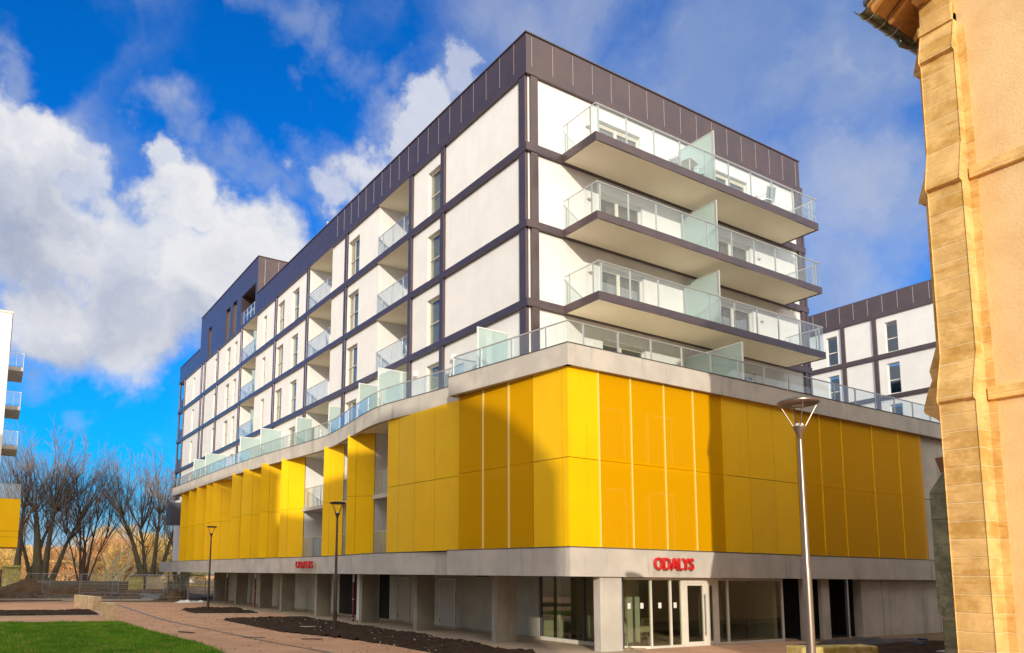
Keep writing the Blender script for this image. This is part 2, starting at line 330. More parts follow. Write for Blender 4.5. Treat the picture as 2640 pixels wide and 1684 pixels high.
# planting beds: raised rough soil
def soil_bed(poly, res=.16, h=.10):
    xs = [p[0] for p in poly]; ys = [p[1] for p in poly]
    def inside(x, y):
        c = False; j = len(poly)-1
        for i in range(len(poly)):
            if (poly[i][1] > y) != (poly[j][1] > y) and x < (poly[j][0]-poly[i][0])*(y-poly[i][1])/(poly[j][1]-poly[i][1])+poly[i][0]: c = not c
            j = i
        return c
    nx = int((max(xs)-min(xs))/res)+2; ny = int((max(ys)-min(ys))/res)+2; mb = MB(); idx = {}
    for i in range(nx):
        for j in range(ny):
            x, y = min(xs)+i*res, min(ys)+j*res
            ins = inside(x, y); edge = not (inside(x+res,y) and inside(x-res,y) and inside(x,y+res) and inside(x,y-res))
            z = (-.01 if edge else h*(.45+.6*random.random())+ .04*sin(x*2.1)*sin(y*1.7)) if ins else None
            if z is not None: idx[i,j] = len(mb.v); mb.v.append((x+random.uniform(-.03,.03), y+random.uniform(-.03,.03), z+.01))
    for (i,j) in list(idx):
        q = [(i,j),(i+1,j),(i+1,j+1),(i,j+1)]
        if all(k in idx for k in q): mb.f.append(tuple(idx[k] for k in q)); mb.m.append(0)
    o = tag(obj('soil_bed', mb, m='soil'), kind='structure')
    return o
BEDS = [[(10.9,47.3),(10.67,42.3),(14.1,41.4),(14.7,47.6),(12.9,49.2)],
        [(10.35,36.8),(13.4,37.6),(14.95,36.6),(14.9,32.6),(14.85,28.8),(14.95,26),(14.65,21.4),(14.5,17.5),(11.7,17.5),(11.75,21.9),(11.25,25.5),(10.45,28.5)],
        [(1.2,49),(6.1,47.8),(5.9,42.7),(1.2,43.2),(-6,43.2),(-6,49.2)]]
for b in BEDS: soil_bed(b)
for i, (a, b) in enumerate([((10.6,42.2),(14.2,41.3)),((14.2,41.3),(14.8,47.7)),((10.3,36.95),(13.4,37.75)),((13.4,37.75),(15.05,36.75)),((6.2,47.9),(6.0,42.5)),((6.0,42.5),(1.2,43.0)),((1.2,43.0),(-6,43.0))]):
    tag(obj('kerb', MB().wallseg(a, b, .10, -.01, .05), m='kerb'), kind='structure')
# lawn
LAWN = [(-14,38.6),(1.14,38.1),(5.9,37.2),(6.0,32.2),(6.2,28.5),(6.4,25.8),(6.5,24.1),(6.3,21.9),(5.9,18),(-14,18)]
sheet('lawn_base', LAWN, 0.012, 'grassbase')
def in_poly(x, y, poly):
    c = np.zeros(x.shape, bool); j = len(poly)-1
    for i in range(len(poly)):
        xi, yi = poly[i]; xj, yj = poly[j]
        c ^= ((yi > y) != (yj > y)) & (x < (xj-xi)*(y-yi)/(yj-yi)+xi); j = i
    return c
def blades(n, poly, box, hmin, hmax, wdt):
    x = rng.uniform(box[0], box[1], n); y = rng.uniform(box[2], box[3], n); k = in_poly(x, y, poly); x, y = x[k]+rng.normal(0, .07, k.sum()), y[k]+rng.normal(0, .07, k.sum()); n = len(x)
    h = rng.uniform(hmin, hmax, n)*(1+.5*np.sin(x*3.1)*np.sin(y*2.3)); a = rng.uniform(0, 2*pi, n); lx, ly = rng.normal(0, .35, n)*h, rng.normal(0, .35, n)*h
    v = np.empty((n, 3, 3)); v[:,0] = np.c_[x-np.cos(a)*wdt, y-np.sin(a)*wdt, np.zeros(n)+.01]; v[:,1] = np.c_[x+np.cos(a)*wdt, y+np.sin(a)*wdt, np.zeros(n)+.01]
    v[:,2] = np.c_[x+lx, y+ly, h+.01]
    me = bpy.data.meshes.new('grass'); me.from_pydata(v.reshape(-1,3).tolist(), [], np.arange(3*n).reshape(-1,3).tolist()); return me
M['grass'] = noisy('grass_blades', (.08, .23, .008), (.16, .32, .015), (.42, .36, .09), 0.55, 1.6, 0, 10, .7)
me = blades(150000, LAWN, (-8, 7, 18, 39), .03, .10, .012); me.materials.append(M['grass'])
o = bpy.data.objects.new('grass', me); C.objects.link(o); tag(o, 'short green lawn grass in the lower left foreground', 'grass', kind='stuff')
# ================================================================== the apartment building
def part(name, mb, root, **kw):        # geometry given in world coordinates, parented to a thing at its base
    o = obj(name, mb, parent=root, **kw)
    if root.type == 'EMPTY': o.matrix_parent_inverse = Matrix.Translation(root.location).inverted()
    return o
XU, YU, XE, YE = 16.24, 20.30, 33.08, 75.5         # corner, right end, left (far) end
ROOF, ATT = 22.48, 20.87
FL = [9.20, 12.18, 15.14, 18.14]                   # terrace floor and the floors above it
BB = [None, 11.88, 14.86, 17.82]                   # undersides of the floor bands
apt = thing('apartment_building', 'long white apartment block with dark brown attic and floor bands above a yellow clad podium', 'apartment building', (XU, YU, 0))

def wall_grid(mb, mapf, u0, u1, z0, z1, holes, th):
    """solid wall (thickness th) with rectangular through-holes; mapf(u, z, depth) -> point"""
    us = sorted({u0, u1, *[h[0] for h in holes], *[h[1] for h in holes]}); zs = sorted({z0, z1, *[h[2] for h in holes], *[h[3] for h in holes]})
    us = [u for u in us if u0 <= u <= u1]; zs = [z for z in zs if z0 <= z <= z1]
    inh = lambda u, z: any(h[0] < u < h[1] and h[2] < z < h[3] for h in holes)
    for i in range(len(us)-1):
        for j in range(len(zs)-1):
            if inh((us[i]+us[i+1])/2, (zs[j]+zs[j+1])/2): continue
            a, b, c, d = us[i], us[i+1], zs[j], zs[j+1]
            mb.face([mapf(a,c,0), mapf(b,c,0), mapf(b,d,0), mapf(a,d,0)]); mb.face([mapf(a,c,th), mapf(a,d,th), mapf(b,d,th), mapf(b,c,th)])
    for (a, b, c, d) in list(holes)+[(u0, u1, z0, z1)]:
        mb.face([mapf(a,c,0), mapf(a,d,0), mapf(a,d,th), mapf(a,c,th)]); mb.face([mapf(b,c,0), mapf(b,c,th), mapf(b,d,th), mapf(b,d,0)])
        mb.face([mapf(a,d,0), mapf(b,d,0), mapf(b,d,th), mapf(a,d,th)]); mb.face([mapf(a,c,0), mapf(a,c,th), mapf(b,c,th), mapf(b,c,0)])
mapL = lambda y, z, d: (XU+.13+d, y, z)            # left facade, wall set back behind the bands
mapR = lambda x, z, d: (x, YU+.13+d, z)
WL = dict(wA=(26.34,27.53), wB=(34.63,36.0), wC1=(43.36,44.54), wC2=(46.01,47.31), wD=(49.54,50.26), wE1=(56.46,57.26), wE2=(58.32,59.44), wG=(61.99,62.91), wH=(69.64,70.36))
LG = [(29.13,32.33), (38.20,41.58), (51.68,55.06)]
WR = [(19.98,22.30), (26.95,29.22)]
HEAD = [11.34, 14.32, 17.30, 20.32]
TOPS = [11.88, 14.86, 17.82, ATT]
# walls, one per storey and side
for s in range(4):
    z0, z1 = FL[s]-(.3 if s == 0 else .02), TOPS[s]+.02
    holes = [(a, b, FL[s]+.04, HEAD[s]) for a, b in WL.values()]+[(a, b, FL[s]+.01, z1-.015) for a, b in LG]
    mb = MB(); wall_grid(mb, mapL, YU+.13, 73.45, z0, z1, holes, .25); part('wall', mb, apt, m='white')
    holes = [(a, b, FL[s]+.04, HEAD[s]) for a, b in WR]
    mb = MB(); wall_grid(mb, mapR, XU+.40, XE, z0, z1, holes, .25); part('wall', mb, apt, m='white')
mb = MB().box(XE-.25, XE, YU+.4, YU+14, 9.0, ATT); part('wall', mb, apt, m='white')
mb = MB().box(XU+.4, XE-.25, YU+14, YU+14.3, 0, ATT); part('wall', mb, apt, m='white')
mb = MB().box(XU+14.3, XU+14.6, YU+14.3, YE, 0, ATT); part('wall', mb, apt, m='white')
# floors (hidden slabs keep the rooms dark)
for z in FL[1:]:
    part('floor_slab', MB().box(XU+.5, XE-.3, YU+.5, YU+13.9, z-.28, z-.02), apt, m='room')
    part('floor_slab', MB().box(XU+.5, XU+14.2, YU+14.4, YE-2, z-.28, z-.02), apt, m='room')
# floor bands (brown metal) wrapping the corner
for s in (1, 2, 3):
    mb = MB().use('brown'); b, t_ = BB[s], FL[s]
    mb.prism([(XU, YU), (XE+.22, YU), (XE+.22, YU+.30), (XU+.30, YU+.30), (XU+.30, YE+.25), (XU, YE+.25)], b, t_)
    part('floor_band', mb, apt, bevel=.012)
# attic cladding with standing seams
mb = MB().use('brown')
mb.prism([(XU, YU), (XE, YU), (XE, YU+14.3), (XE-.35, YU+14.3), (XE-.35, YU+.35), (XU+.35, YU+.35), (XU+.35, 51.55), (XU, 51.55)], ATT, ROOF)
part('attic_cladding', MB().use('brown').box(XU, XU+.35, 67.65, YE, ATT, ROOF), apt)
mb.prism([(XE-.02, YU+.02), (XE+.22, YU+.02), (XE+.22, YU+.5), (XE-.02, YU+.5)], ATT-.02, ATT+.32)
part('attic_end_cap', MB().use('brown').prism([(XU, YE), (XU+.5, YE), (XU+.5, YE+.25), (XU, YE+.25)], ATT-.02, ATT+.3), apt)
mb.use('seam')
x = XU+.26
while x < XE-.1: mb.box(x-.011, x+.011, YU-.018, YU, ATT+.27, ROOF-.10); x += 1.017
y = YU+.74
while y < 38: mb.box(XU-.010, XU, y-.007, y+.007, ATT+.33, ROOF-.02); y += .905
part('attic_cladding', mb, apt)
mb = MB().use('brown'); mb.prism([(XU-.04, YU-.04), (XE+.04, YU-.04), (XE+.04, YU+.4), (XU+.4, YU+.4), (XU+.4, 51.54), (XU-.04, 51.54)], ROOF, ROOF+.05); part('roof_coping', MB().use('brown').box(XU-.04, XU+.4, 67.66, YE+.04, ROOF, ROOF+.05), apt)
part('roof_coping', mb, apt)
part('roof', MB().box(XU+.36, XE-.36, YU+.36, YU+14.2, 21.9, 22.1), apt, m='concrete')
part('roof', MB().box(XU+.36, XU+14.2, YU+14.2, YE-.2, 21.9, 22.1), apt, m='concrete')
part('attic_lining', MB().box(XU+.36, XU+14.2, YU+.36, YE-.2, ATT+.02, ATT+.12), apt, m='soffit')
# set-back strip seen just above the roof edge and a little glass screen on it
part('roof_upstand', MB().box(XU+1.2, XU+1.5, 37.2, 50.5, 22.1, 23.35), apt, m='brown')
part('roof_screen', MB().box(XU+.3, XU+.95, 39.6, 39.64, 22.1, 23.15), apt, m='frosted')
# raised attic volume over the left part
RY0, RY1, RT = 51.55, 67.65, 25.35
holes = [(63.80,65.05,20.92,23.62), (58.35,59.65,20.92,23.66), (56.52,57.80,20.92,23.68), (51.95,55.40,ATT+.12,23.47)]
mapA = lambda y, z, d: (XU-.006+d, y, z)
holes = [(a, b, max(c, ROOF-1.5), d) for a, b, c, d in holes]
mb = MB().use('brown')
wall_grid(mb, mapA, RY0, RY1, ATT-.01, RT, [(64.0,65.0,21.02,23.62), (58.45,59.6,21.02,23.66), (56.6,57.75,21.02,23.68), (51.98,55.38,21.1,23.47)], .36)
mb.box(XU+.354, XU+9, RY0, RY0+.3, ATT, RT); mb.box(XU+.354, XU+9, RY1-.3, RY1, ATT, RT); mb.box(XU+9, XU+9.3, RY0, RY1, ATT, RT); mb.box(XU+.36, XU+9, RY0+.3, RY1-.3, RT-.3, RT-.1)
mb.box(XU+.36, XU+2.0, 51.9, 55.5, 23.48, 23.6); mb.box(XU+1.7, XU+1.8, 51.9, 55.5, 21.0, 23.47); mb.box(XU+.36, XU+1.7, 55.39, 55.5, 21, 23.47)
mb.use('seam')
for k in range(4): mb.box(XU+.5+k*1.02, XU+.53+k*1.02, RY0-.025, RY0, 22.5, RT-.15)
part('attic_storey', mb, apt)
part('roof_coping', MB().use('brown').box(XU-.05, XU+9.35, RY0-.05, RY1+.05, RT, RT+.05), apt)
# vertical posts between the panels
def post(x0, x1, y0, y1, z0, z1): part('facade_post', MB().use('brown').box(x0, x1, y0, y1, z0, z1), apt, bevel=.01)
for s in range(4):
    z0, z1 = FL[s], TOPS[s]
    post(XU+.025, XU+.16, YU+.12, YU+.50, z0, z1); post(XU+.24, XU+.58, YU+.025, YU+.16, z0, z1)      # the pair at the corner
    part('corner_strip', MB().use('whiteframe').box(XU+.23, XU+.30, YU+.23, YU+.30, z0, z1).use('brown').box(XU+.33, XU+.42, YU+.33, YU+.42, z0, z1), apt)
    for yc in (26.18, 28.98, 36.17, 41.74, 47.50, 55.22, 61.80, 65.95, 67.05, 73.45):
        w = .15 if yc < 65 else .13
        post(XU+.02, XU+.15, yc-w, yc+w, z0, z1)
    post(XE-.32, XE-.04, YU+.02, YU+.14, z0, z1); post(XE+.04, XE+.19, YU+.03, YU+.28, z0, z1)
    post(XU+.05, XU+.2, YE-.1, YE+.15, z0, z1)
    # recessed dark end bay at the far end
    part('end_bay', MB().use('darkgrey').box(XU+.9, XU+1.0, 73.6, YE, z0, z1).use('brown').box(XU+.1, XU+.18, 73.6, YE-.1, z0, z0+1.0), apt)

# windows: frame + panes set back in the reveals, pale curtain behind
def window_L(y0, y1, z0, z1, curtain='curtain'):
    X0 = XU+.13+.14; f = .055; mb = MB().use('frame')
    mb.box(X0, X0+.06, y0, y0+f, z0, z1); mb.box(X0, X0+.06, y1-f, y1, z0, z1); mb.box(X0, X0+.06, y0+f, y1-f, z1-f-.05, z1); mb.box(X0, X0+.06, y0+f, y1-f, z0, z0+f)
    zm = z0+.98; mb.box(X0-.01, X0+.05, y0+f, y1-f, zm, zm+.05); mb.use('frame').box(X0+.01, X0+.05, (y0+y1)/2+.12 if y1-y0 > 1.25 else y0+f, (y0+y1)/2+.17 if y1-y0 > 1.25 else y0+f+.03, z0, z1-f)
    w = part('window', mb, apt)
    obj('pane', MB().box(X0+.025, X0+.035, y0+f, y1-f, z0+f, z1-f-.05), parent=w, m='pane')
    obj('curtain', curtain_mb(lambda u, d: (X0+.12+d, u), y0, y1, z0, z1), parent=w, m=curtain)
def curtain_mb(mp, u0, u1, z0, z1, amp=.03, step=.03, drop=0.0):
    mb = MB(); n = max(6, int((u1-u0)/step)); pts = []
    for i in range(n+1):
        u = u0+(u1-u0)*i/n; pts.append(mp(u, amp*sin(u*38)+amp*.6*sin(u*17+1)))
    b = len(mb.v); mb.v += [(p[0], p[1], z0) for p in pts]+[(p[0], p[1], z1-drop) for p in pts]
    for i in range(n): mb.f.append((b+i, b+i+1, b+n+2+i, b+n+1+i)); mb.m.append(0)
    return mb
M['curtain_pale'] = pbr('curtain_pale', (.66, .60, .46), (.58, .53, .42), 2, 0.9)
for s in range(4):
    for k, (a, b) in WL.items(): window_L(a, b, FL[s]+.04, HEAD[s], 'curtain_pale')
for a, b, c, d in ((64.0,65.0,21.02,23.62), (58.45,59.6,21.02,23.66), (56.6,57.75,21.02,23.68)):
    X0 = XU+.2; mb = MB().use('brown').box(X0, X0+.05, a, a+.05, c, d).box(X0, X0+.05, b-.05, b, c, d).use('darkgrey').box(X0+.02, X0+.03, a+.05, b-.05, c, d)
    part('window', mb, apt)
def window_R(x0, x1, z0, z1):
    Y0 = YU+.13+.15; f = .06; mb = MB().use('whiteframe')
    mb.box(x0, x0+f, Y0, Y0+.07, z0, z1); mb.box(x1-f, x1, Y0, Y0+.07, z0, z1); mb.box(x0+f, x1-f, Y0, Y0+.07, z1-.10, z1); mb.box(x0+f, x1-f, Y0, Y0+.07, z0, z0+f)
    c = x0+(x1-x0)*.45; mb.box(c-.075, c+.075, Y0-.01, Y0+.06, z0+f, z1-.1); mb.use('mesh_grey').box(x1-f-.05, x1-f, Y0+.005, Y0+.05, z0+f, z1-.1)
    mb.use('frame').box(x0+f, x1-f, Y0-.004, Y0+.01, z1-.20, z1-.10)
    w = part('window', mb, apt)
    obj('pane', MB().box(x0+f, x1-f, Y0+.03, Y0+.04, z0+f, z1-.1), parent=w, m='pane')
    obj('curtain', curtain_mb(lambda u, d: (u, Y0+.22+d), x0+(0 if z1 > 20 else .7*(z1 < 18)), x1, z0, z1, .05, .025), parent=w, m='curtain')
for s in range(4):
    for a, b in WR: window_R(a, b, FL[s]+.04, HEAD[s])

# loggias on the left facade
def rail_run(pts, z0, zt, spacing, root, glass='rail_glass', r=.022, posts=True, kick=0.0, first=.25):
    """metal rail + posts along a polyline; returns the railing mesh part with glass as its sub-part"""
    mb = MB().use('alu'); gb = MB()
    mb.tube([(p[0], p[1], zt) for p in pts], r, 6)
    acc = first
    for i in range(len(pts)-1):
        a, b = pts[i], pts[i+1]; L = hypot(b[0]-a[0], b[1]-a[1]); 
        while acc < L-.02:
            q = (a[0]+(b[0]-a[0])*acc/L, a[1]+(b[1]-a[1])*acc/L); dx, dy = (b[0]-a[0])/L, (b[1]-a[1])/L
            mb.prism([(q[0]-dx*.02-dy*.012, q[1]-dy*.02+dx*.012), (q[0]+dx*.02-dy*.012, q[1]+dy*.02+dx*.012), (q[0]+dx*.02+dy*.03, q[1]+dy*.02-dx*.03), (q[0]-dx*.02+dy*.03, q[1]-dy*.02-dx*.03)], z0, zt)
            acc += spacing
        acc -= L
        nx, ny = (b[1]-a[1])/L*.006, -(b[0]-a[0])/L*.006
        gb.prism([(a[0]+nx, a[1]+ny), (b[0]+nx, b[1]+ny), (b[0]-nx, b[1]-ny), (a[0]-nx, a[1]-ny)], z0+.04+kick, zt-.03)
    rl = part('railing', mb, root) if root.type == 'EMPTY' else obj('railing', mb, parent=root)
    return rl, gb
for s in range(4):
    for (a, b) in LG:
        z0, z1 = FL[s], TOPS[s]; xi, xo, d = XU+.14, XU+1.75, .06
        mb = MB().use('white')
        mb.box(xo, xo+d, a-d, b+d, z0, z1+.01); mb.box(xi+.245, xo, b, b+d, z0, z1+.01); mb.box(xi+.245, xo, a-d, a, z0, z1+.01)
        mb.use('soffit').box(xi-.1, xo, a-.0, b+.0, z1-.012, z1+.09)
        mb.use('concrete').box(xi-.1, xo, a, b, z0-.02, z0+.012)
        mb.use('whiteframe').box(xo-.05, xo, a+.9, a+1.0, z0, z0+2.15).box(xo-.05, xo, b-1.0, b-.9, z0, z0+2.15).box(xo-.05, xo, a+1, b-1, z0+2.1, z0+2.16)
        mb.use('darkgrey').box(xo-.02, xo-.001, a+1.0, b-1.0, z0+.02, z0+2.1)
        lg = part('loggia', mb, apt)
        if s:
            rl, gb = rail_run([(XU+.06, a+.02), (XU+.06, b-.02)], z0, z0+1.0, 1.05, lg, first=.5)
            obj('glass_panel', gb, parent=lg, m='rail_glass')
            # handrail end bracket returning into the loggia
            obj('rail_bracket', MB().use('alu').tube([(XU+.06, b-.08, z0+.98), (XU+1.0, b-.08, z0+.25)], .018, 6), parent=lg)
            if (a, b) == LG[2]: obj('divider_screen', MB().use('frosted').box(XU+.25, XU+1.6, a+1.1, a+1.13, z0+.05, z0+1.95), parent=lg)
rl, gb = rail_run([(XU+.05, 52.0), (XU+.05, 55.36)], 21.12, 22.1, .85, apt); obj('glass_panel', gb, parent=rl, m='rail_glass')

# balconies on the right facade
BX0, BX1, BY = 17.95, 31.42, 18.50
def balcony(s):
    zt, zb = FL[s], BB[s]
    mb = MB().use('brown')
    mb.prism([(BX0, BY), (BX1, BY), (BX1, BY+.06), (BX0+.06, BY+.06), (BX0+.06, YU-.003), (BX0, YU-.003)], zb, zt)
    mb.prism([(BX1-.06, BY+.062), (BX1, BY+.062), (BX1, YU-.003), (BX1-.06, YU-.003)], zb, zt)
    mb.use('soffit').box(BX0+.062, BX1-.062, BY+.062, YU+.12, zb+.035, zt-.02).use('deck').box(BX0+.062, BX1-.062, BY+.062, YU+.12, zt-.019, zt-.005)
    bal = part('balcony', mb, apt)
    front = [(BX0+.05, YU), (BX0+.05, BY+.05), (BX1-.05, BY+.05), (BX1-.05, YU)]
    rm, gm = MB().use('alu'), MB()
    zr = zt+1.13
    rm.tube([(p[0], p[1], zr) for p in front], .028, 8)
    for xx in (18.17, 19.58, 21.03, 22.48, 23.93, 25.39, 26.82, 28.24, 29.70, 31.12): rm.box(xx-.025, xx+.025, BY+.07, BY+.11, zb+.1, zr)
    for yy in (BY+.35, YU-.22): rm.box(BX0+.07, BX0+.10, yy-.02, yy+.02, zt, zr); rm.box(BX1-.10, BX1-.07, yy-.02, yy+.02, zt, zr)
    obj('railing', rm, parent=bal)
    gm.box(BX0+.05, BX1-.05, BY+.045, BY+.057, zt+.02, zr-.03); gm.box(BX0+.043, BX0+.055, BY+.06, YU-.02, zt+.02, zr-.03); gm.box(BX1-.055, BX1-.043, BY+.06, YU-.02, zt+.02, zr-.03)
    obj('glass_panel', gm, parent=bal, m='rail_glass')
    sc = MB().use('alu').box(24.56, 24.62, BY+.12, BY+.18, zt, zt+2.28).box(24.57, 24.61, BY+.18, YU+.1, zt+2.24, zt+2.28).use('frosted').box(24.58, 24.60, BY+.18, YU+.12, zt+.04, zt+2.24)
    obj('divider_screen', sc, parent=bal)
for s in (1, 2, 3): balcony(s)
# small wall lamps
def wlamp(p, ax):
    mb = MB().use('plastic')
    x, y, z = p
    if ax == 'R': mb.prism([(x-.09, YU+.13), (x+.09, YU+.13), (x+.07, YU-.03), (x-.07, YU-.03)], z-.12, z+.12)
    else: mb.prism([(XU+.13, y-.09), (XU+.13, y+.09), (XU-.03, y+.07), (XU-.03, y-.07)], z-.12, z+.12)
    part('wall_lamp', mb, apt, bevel=.02)
for s in range(4): wlamp((19.35, 0, FL[s]+1.75), 'R'); wlamp((29.75, 0, FL[s]+1.75), 'R')
wlamp((0, 25.3, 11.2), 'L'); wlamp((0, 28.4, 11.2), 'L')

M['shade_wall'] = pbr('recess_shade_render', (.13,.09,.04), None, rough=.9)  # recess shade painted into the wall colour behind the perforated panels
# ------------------------------------------------------------------ podium: concrete bands following a wavy line
CURVE = [(15.3,17.17),(14.9,19.9),(14.48,22.75)]
CURVE2 = [(15.22,22.95),(15.22,24.0),(14.98,25.6),(14.72,27.2),(14.58,28.6),(14.66,29.9),(14.84,31.3),(15.06,32.9),(15.28,34.4),(15.42,35.9),(15.40,37.4),(15.26,39.2),(15.06,41.3),(14.86,43.6),(14.70,46.0),(14.56,48.6),(14.48,51.5),(14.42,55),(14.38,59),(14.33,63),(14.3,66.8)]
def smooth(pts, n=5):
    out = []
    for i in range(len(pts)-1):
        p0 = pts[max(i-1,0)]; p1 = pts[i]; p2 = pts[i+1]; p3 = pts[min(i+2,len(pts)-1)]
        for k in range(n):
            t = k/n; out.append(tuple(.5*((2*p1[j])+(-p0[j]+p2[j])*t+(2*p0[j]-5*p1[j]+4*p2[j]-p3[j])*t*t+(-p0[j]+3*p1[j]-3*p2[j]+p3[j])*t**3) for j in (0,1)))
    out.append(pts[-1]); return out
def ribbon(mb, pts, th, z0, z1):
    """wall of thickness th on the +x side of a polyline running towards +y"""
    n = len(pts); inn = []
    for i, p in enumerate(pts):
        a = pts[max(i-1,0)]; b = pts[min(i+1,n-1)]; L = hypot(b[0]-a[0], b[1]-a[1]); inn.append((p[0]+(b[1]-a[1])/L*th, p[1]-(b[0]-a[0])/L*th))
    v = []
    for p, q in zip(pts, inn): v += [(p[0],p[1],z0),(p[0],p[1],z1),(q[0],q[1],z1),(q[0],q[1],z0)]
    f = []
    for i in range(n-1):
        for k in range(4): f.append((4*i+k, 4*i+(k+1)%4, 4*(i+1)+(k+1)%4, 4*(i+1)+k))
    f.append((0,3,2,1)); f.append((4*n-4,4*n-3,4*n-2,4*n-1)); mb.addvf(v, f)
C1 = smooth(CURVE, 4); C2 = smooth(CURVE2, 5)
PX1 = 44.0
def band(name, z0, z1, yend, slab_z, under):
    mb = MB().use('concrete')
    c2 = list(C2)+([(14.15, 69.8)] if yend else [])
    c1 = [p for p in C1]
    ribbon(mb, c1, .22, z0, z1)
    mb.box(15.3, PX1, 17.17, 17.39, z0, z1)
    ribbon(mb, c2, .22, z0, z1)
    mb.box(14.62, 15.24, 22.62, 22.80, z0, z1)
    e = c2[-1]; mb.box(e[0], XU+1.2, e[1], e[1]+.2, z0, z1)
    o = part(name, mb, apt)
    # slab: fills from the band to the building
    sb = MB().use(under)
    poly = [(p[0]+.1, p[1]) for p in c1]+[(15.3, 22.7)]+[(p[0]+.1, p[1]) for p in c2]
    for z in slab_z:
        poly2 = [(15.4, 17.3)]+poly[1:]+[(18.2, poly[-1][1]), (18.2, 20.0), (PX1, 20.0), (PX1, 17.3)]
        # build as strips to stay clear of concave polygons
        prev = None
        for p in poly[0:]:
            y = max(p[1], 17.3)
            if prev and y > prev[1]+1e-4:
                sb.addvf([(prev[0],prev[1],z[0]),(20.5,prev[1],z[0]),(20.5,y,z[0]),(p[0],y,z[0]),(prev[0],prev[1],z[1]),(20.5,prev[1],z[1]),(20.5,y,z[1]),(p[0],y,z[1])], [(0,3,2,1),(4,5,6,7),(0,1,5,4),(2,3,7,6)])
            prev = (p[0], y)
        sb.box(20.5, PX1, 17.39, 34, z[0], z[1])
    part(name+'_slab', sb, apt)
    return o
terr = band('terrace_parapet', 8.81, 9.51, False, [(8.93, 9.17)], 'soffit')
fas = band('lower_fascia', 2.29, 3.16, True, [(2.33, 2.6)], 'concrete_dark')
# metal flashing along the top of the fascia
mb = MB().use('darkgrey'); ribbon(mb, [(p[0]-.015, p[1]) for p in C2], .16, 3.163, 3.19); mb.box(15.35, PX1, 17.16, 17.30, 3.163, 3.185); ribbon(mb, [(p[0]-.015, p[1]) for p in C1], .12, 3.163, 3.185)
ribbon(mb, [(p[0]-.02, p[1]) for p in C2], .27, 9.513, 9.535); ribbon(mb, [(p[0]-.02, p[1]) for p in C1], .27, 9.513, 9.535); mb.box(15.3, PX1, 17.15, 17.42, 9.513, 9.535)
part('flashing', mb, apt)
# joints and stain lines on the concrete: thin recessed-looking strips
# terrace railing
def off(pts, d): 
    r = []
    for i, p in enumerate(pts):
        a = pts[max(i-1,0)]; b = pts[min(i+1,len(pts)-1)]; L = hypot(b[0]-a[0], b[1]-a[1]); r.append((p[0]+(b[1]-a[1])/L*d, p[1]-(b[0]-a[0])/L*d))
    return r
rp = list(reversed(off(C1, .07))); rp[-1] = (15.37, 17.24)
rp = [(15.6, 22.62), (14.6, 22.62)]+rp[1:]+[(PX1-.1, 17.24)]
rl, gb = rail_run(rp, 9.53, 10.25, 1.52, apt, r=.026, first=1.0); obj('glass_panel', gb, parent=rl, m='rail_glass')
rp = off(C2, .07); rp.append((XU+.3, rp[-1][1]))
rl, gb = rail_run(rp, 9.53, 10.25, 1.5, apt, r=.022, first=1.0); obj('glass_panel', gb, parent=rl, m='rail_glass')
# frosted screens dividing the terrace
for yy, xo, zt in ((21.66,15.0,11.24),(29.3,14.9,11.5),(31.9,15.2,11.4),(36.4,15.6,11.2),(40.6,15.4,11.3),(45.8,15.0,11.45),(49.8,14.9,11.5),(58.4,14.8,11.5),(62.05,14.8,11.5)):
    part('divider_screen', MB().use('frosted').box(xo+.05, XU+.12, yy-.012, yy+.012, 9.25, zt-.04).use('plastic').box(xo, xo+.05, yy-.025, yy+.025, 9.2, zt).box(xo+.05, XU+.12, yy-.02, yy+.02, zt-.04, zt), apt)
part('divider_screen', MB().use('frosted').box(24.58, 24.60, 17.75, YU+.12, 9.25, 11.24).use('plastic').box(24.56, 24.62, 17.70, 17.75, 9.2, 11.28).box(24.57, 24.61, 17.75, YU+.1, 11.24, 11.28), apt)

# ------------------------------------------------------------------ yellow cladding
def panels(mb, a, b, cuts, z0, zm, z1, th=.04, gap=.02, m='yellow', side=1):
    """row of panels from plan point a to b with vertical cuts (distances) and one horizontal seam"""
    L = hypot(b[0]-a[0], b[1]-a[1]); cs = [0]+cuts+[L]; P = lambda d: (a[0]+(b[0]-a[0])*d/L, a[1]+(b[1]-a[1])*d/L)
    for i in range(len(cs)-1):
        for zz in ((z0, zm-gap/2), (zm+gap/2, z1)):
            mb.use(random.choice(['yellow','yellow2','yellow3']) if m == 'yellow' else m).wallseg(P(cs[i]+gap/2), P(cs[i+1]-gap/2), th, zz[0], zz[1], side)
def backing(mb, a, b, z0, z1, off_=.05, th=.10, side=1, m='groove'):
    L = hypot(b[0]-a[0], b[1]-a[1]); nx, ny = -(b[1]-a[1])/L*off_*side, (b[0]-a[0])/L*off_*side
    mb.use(m).wallseg((a[0]+nx, a[1]+ny), (b[0]+nx, b[1]+ny), th, z0, z1, side)
Z0, ZM, Z1 = 3.20, 5.94, 8.81
PY = 17.32
def solid(a, b, cuts, side=1, z1=Z1):
    mb = MB(); panels(mb, a, b, cuts, Z0, ZM, z1, side=side); backing(mb, a, b, Z0, z1, side=side); part('yellow_panel', mb, apt, bevel=0)
def perf(a, b, side=1):
    mb = MB(); panels(mb, a, b, [], Z0, ZM, Z1, th=.02, side=side, m='perf')
    o = part('perforated_panel', mb, apt)
def mull(p, r=.035, m='cream'):
    part('mullion', MB().use(m).box(p[0]-r, p[0]+r, p[1]-.025, p[1]+.05, Z0, Z1), apt)
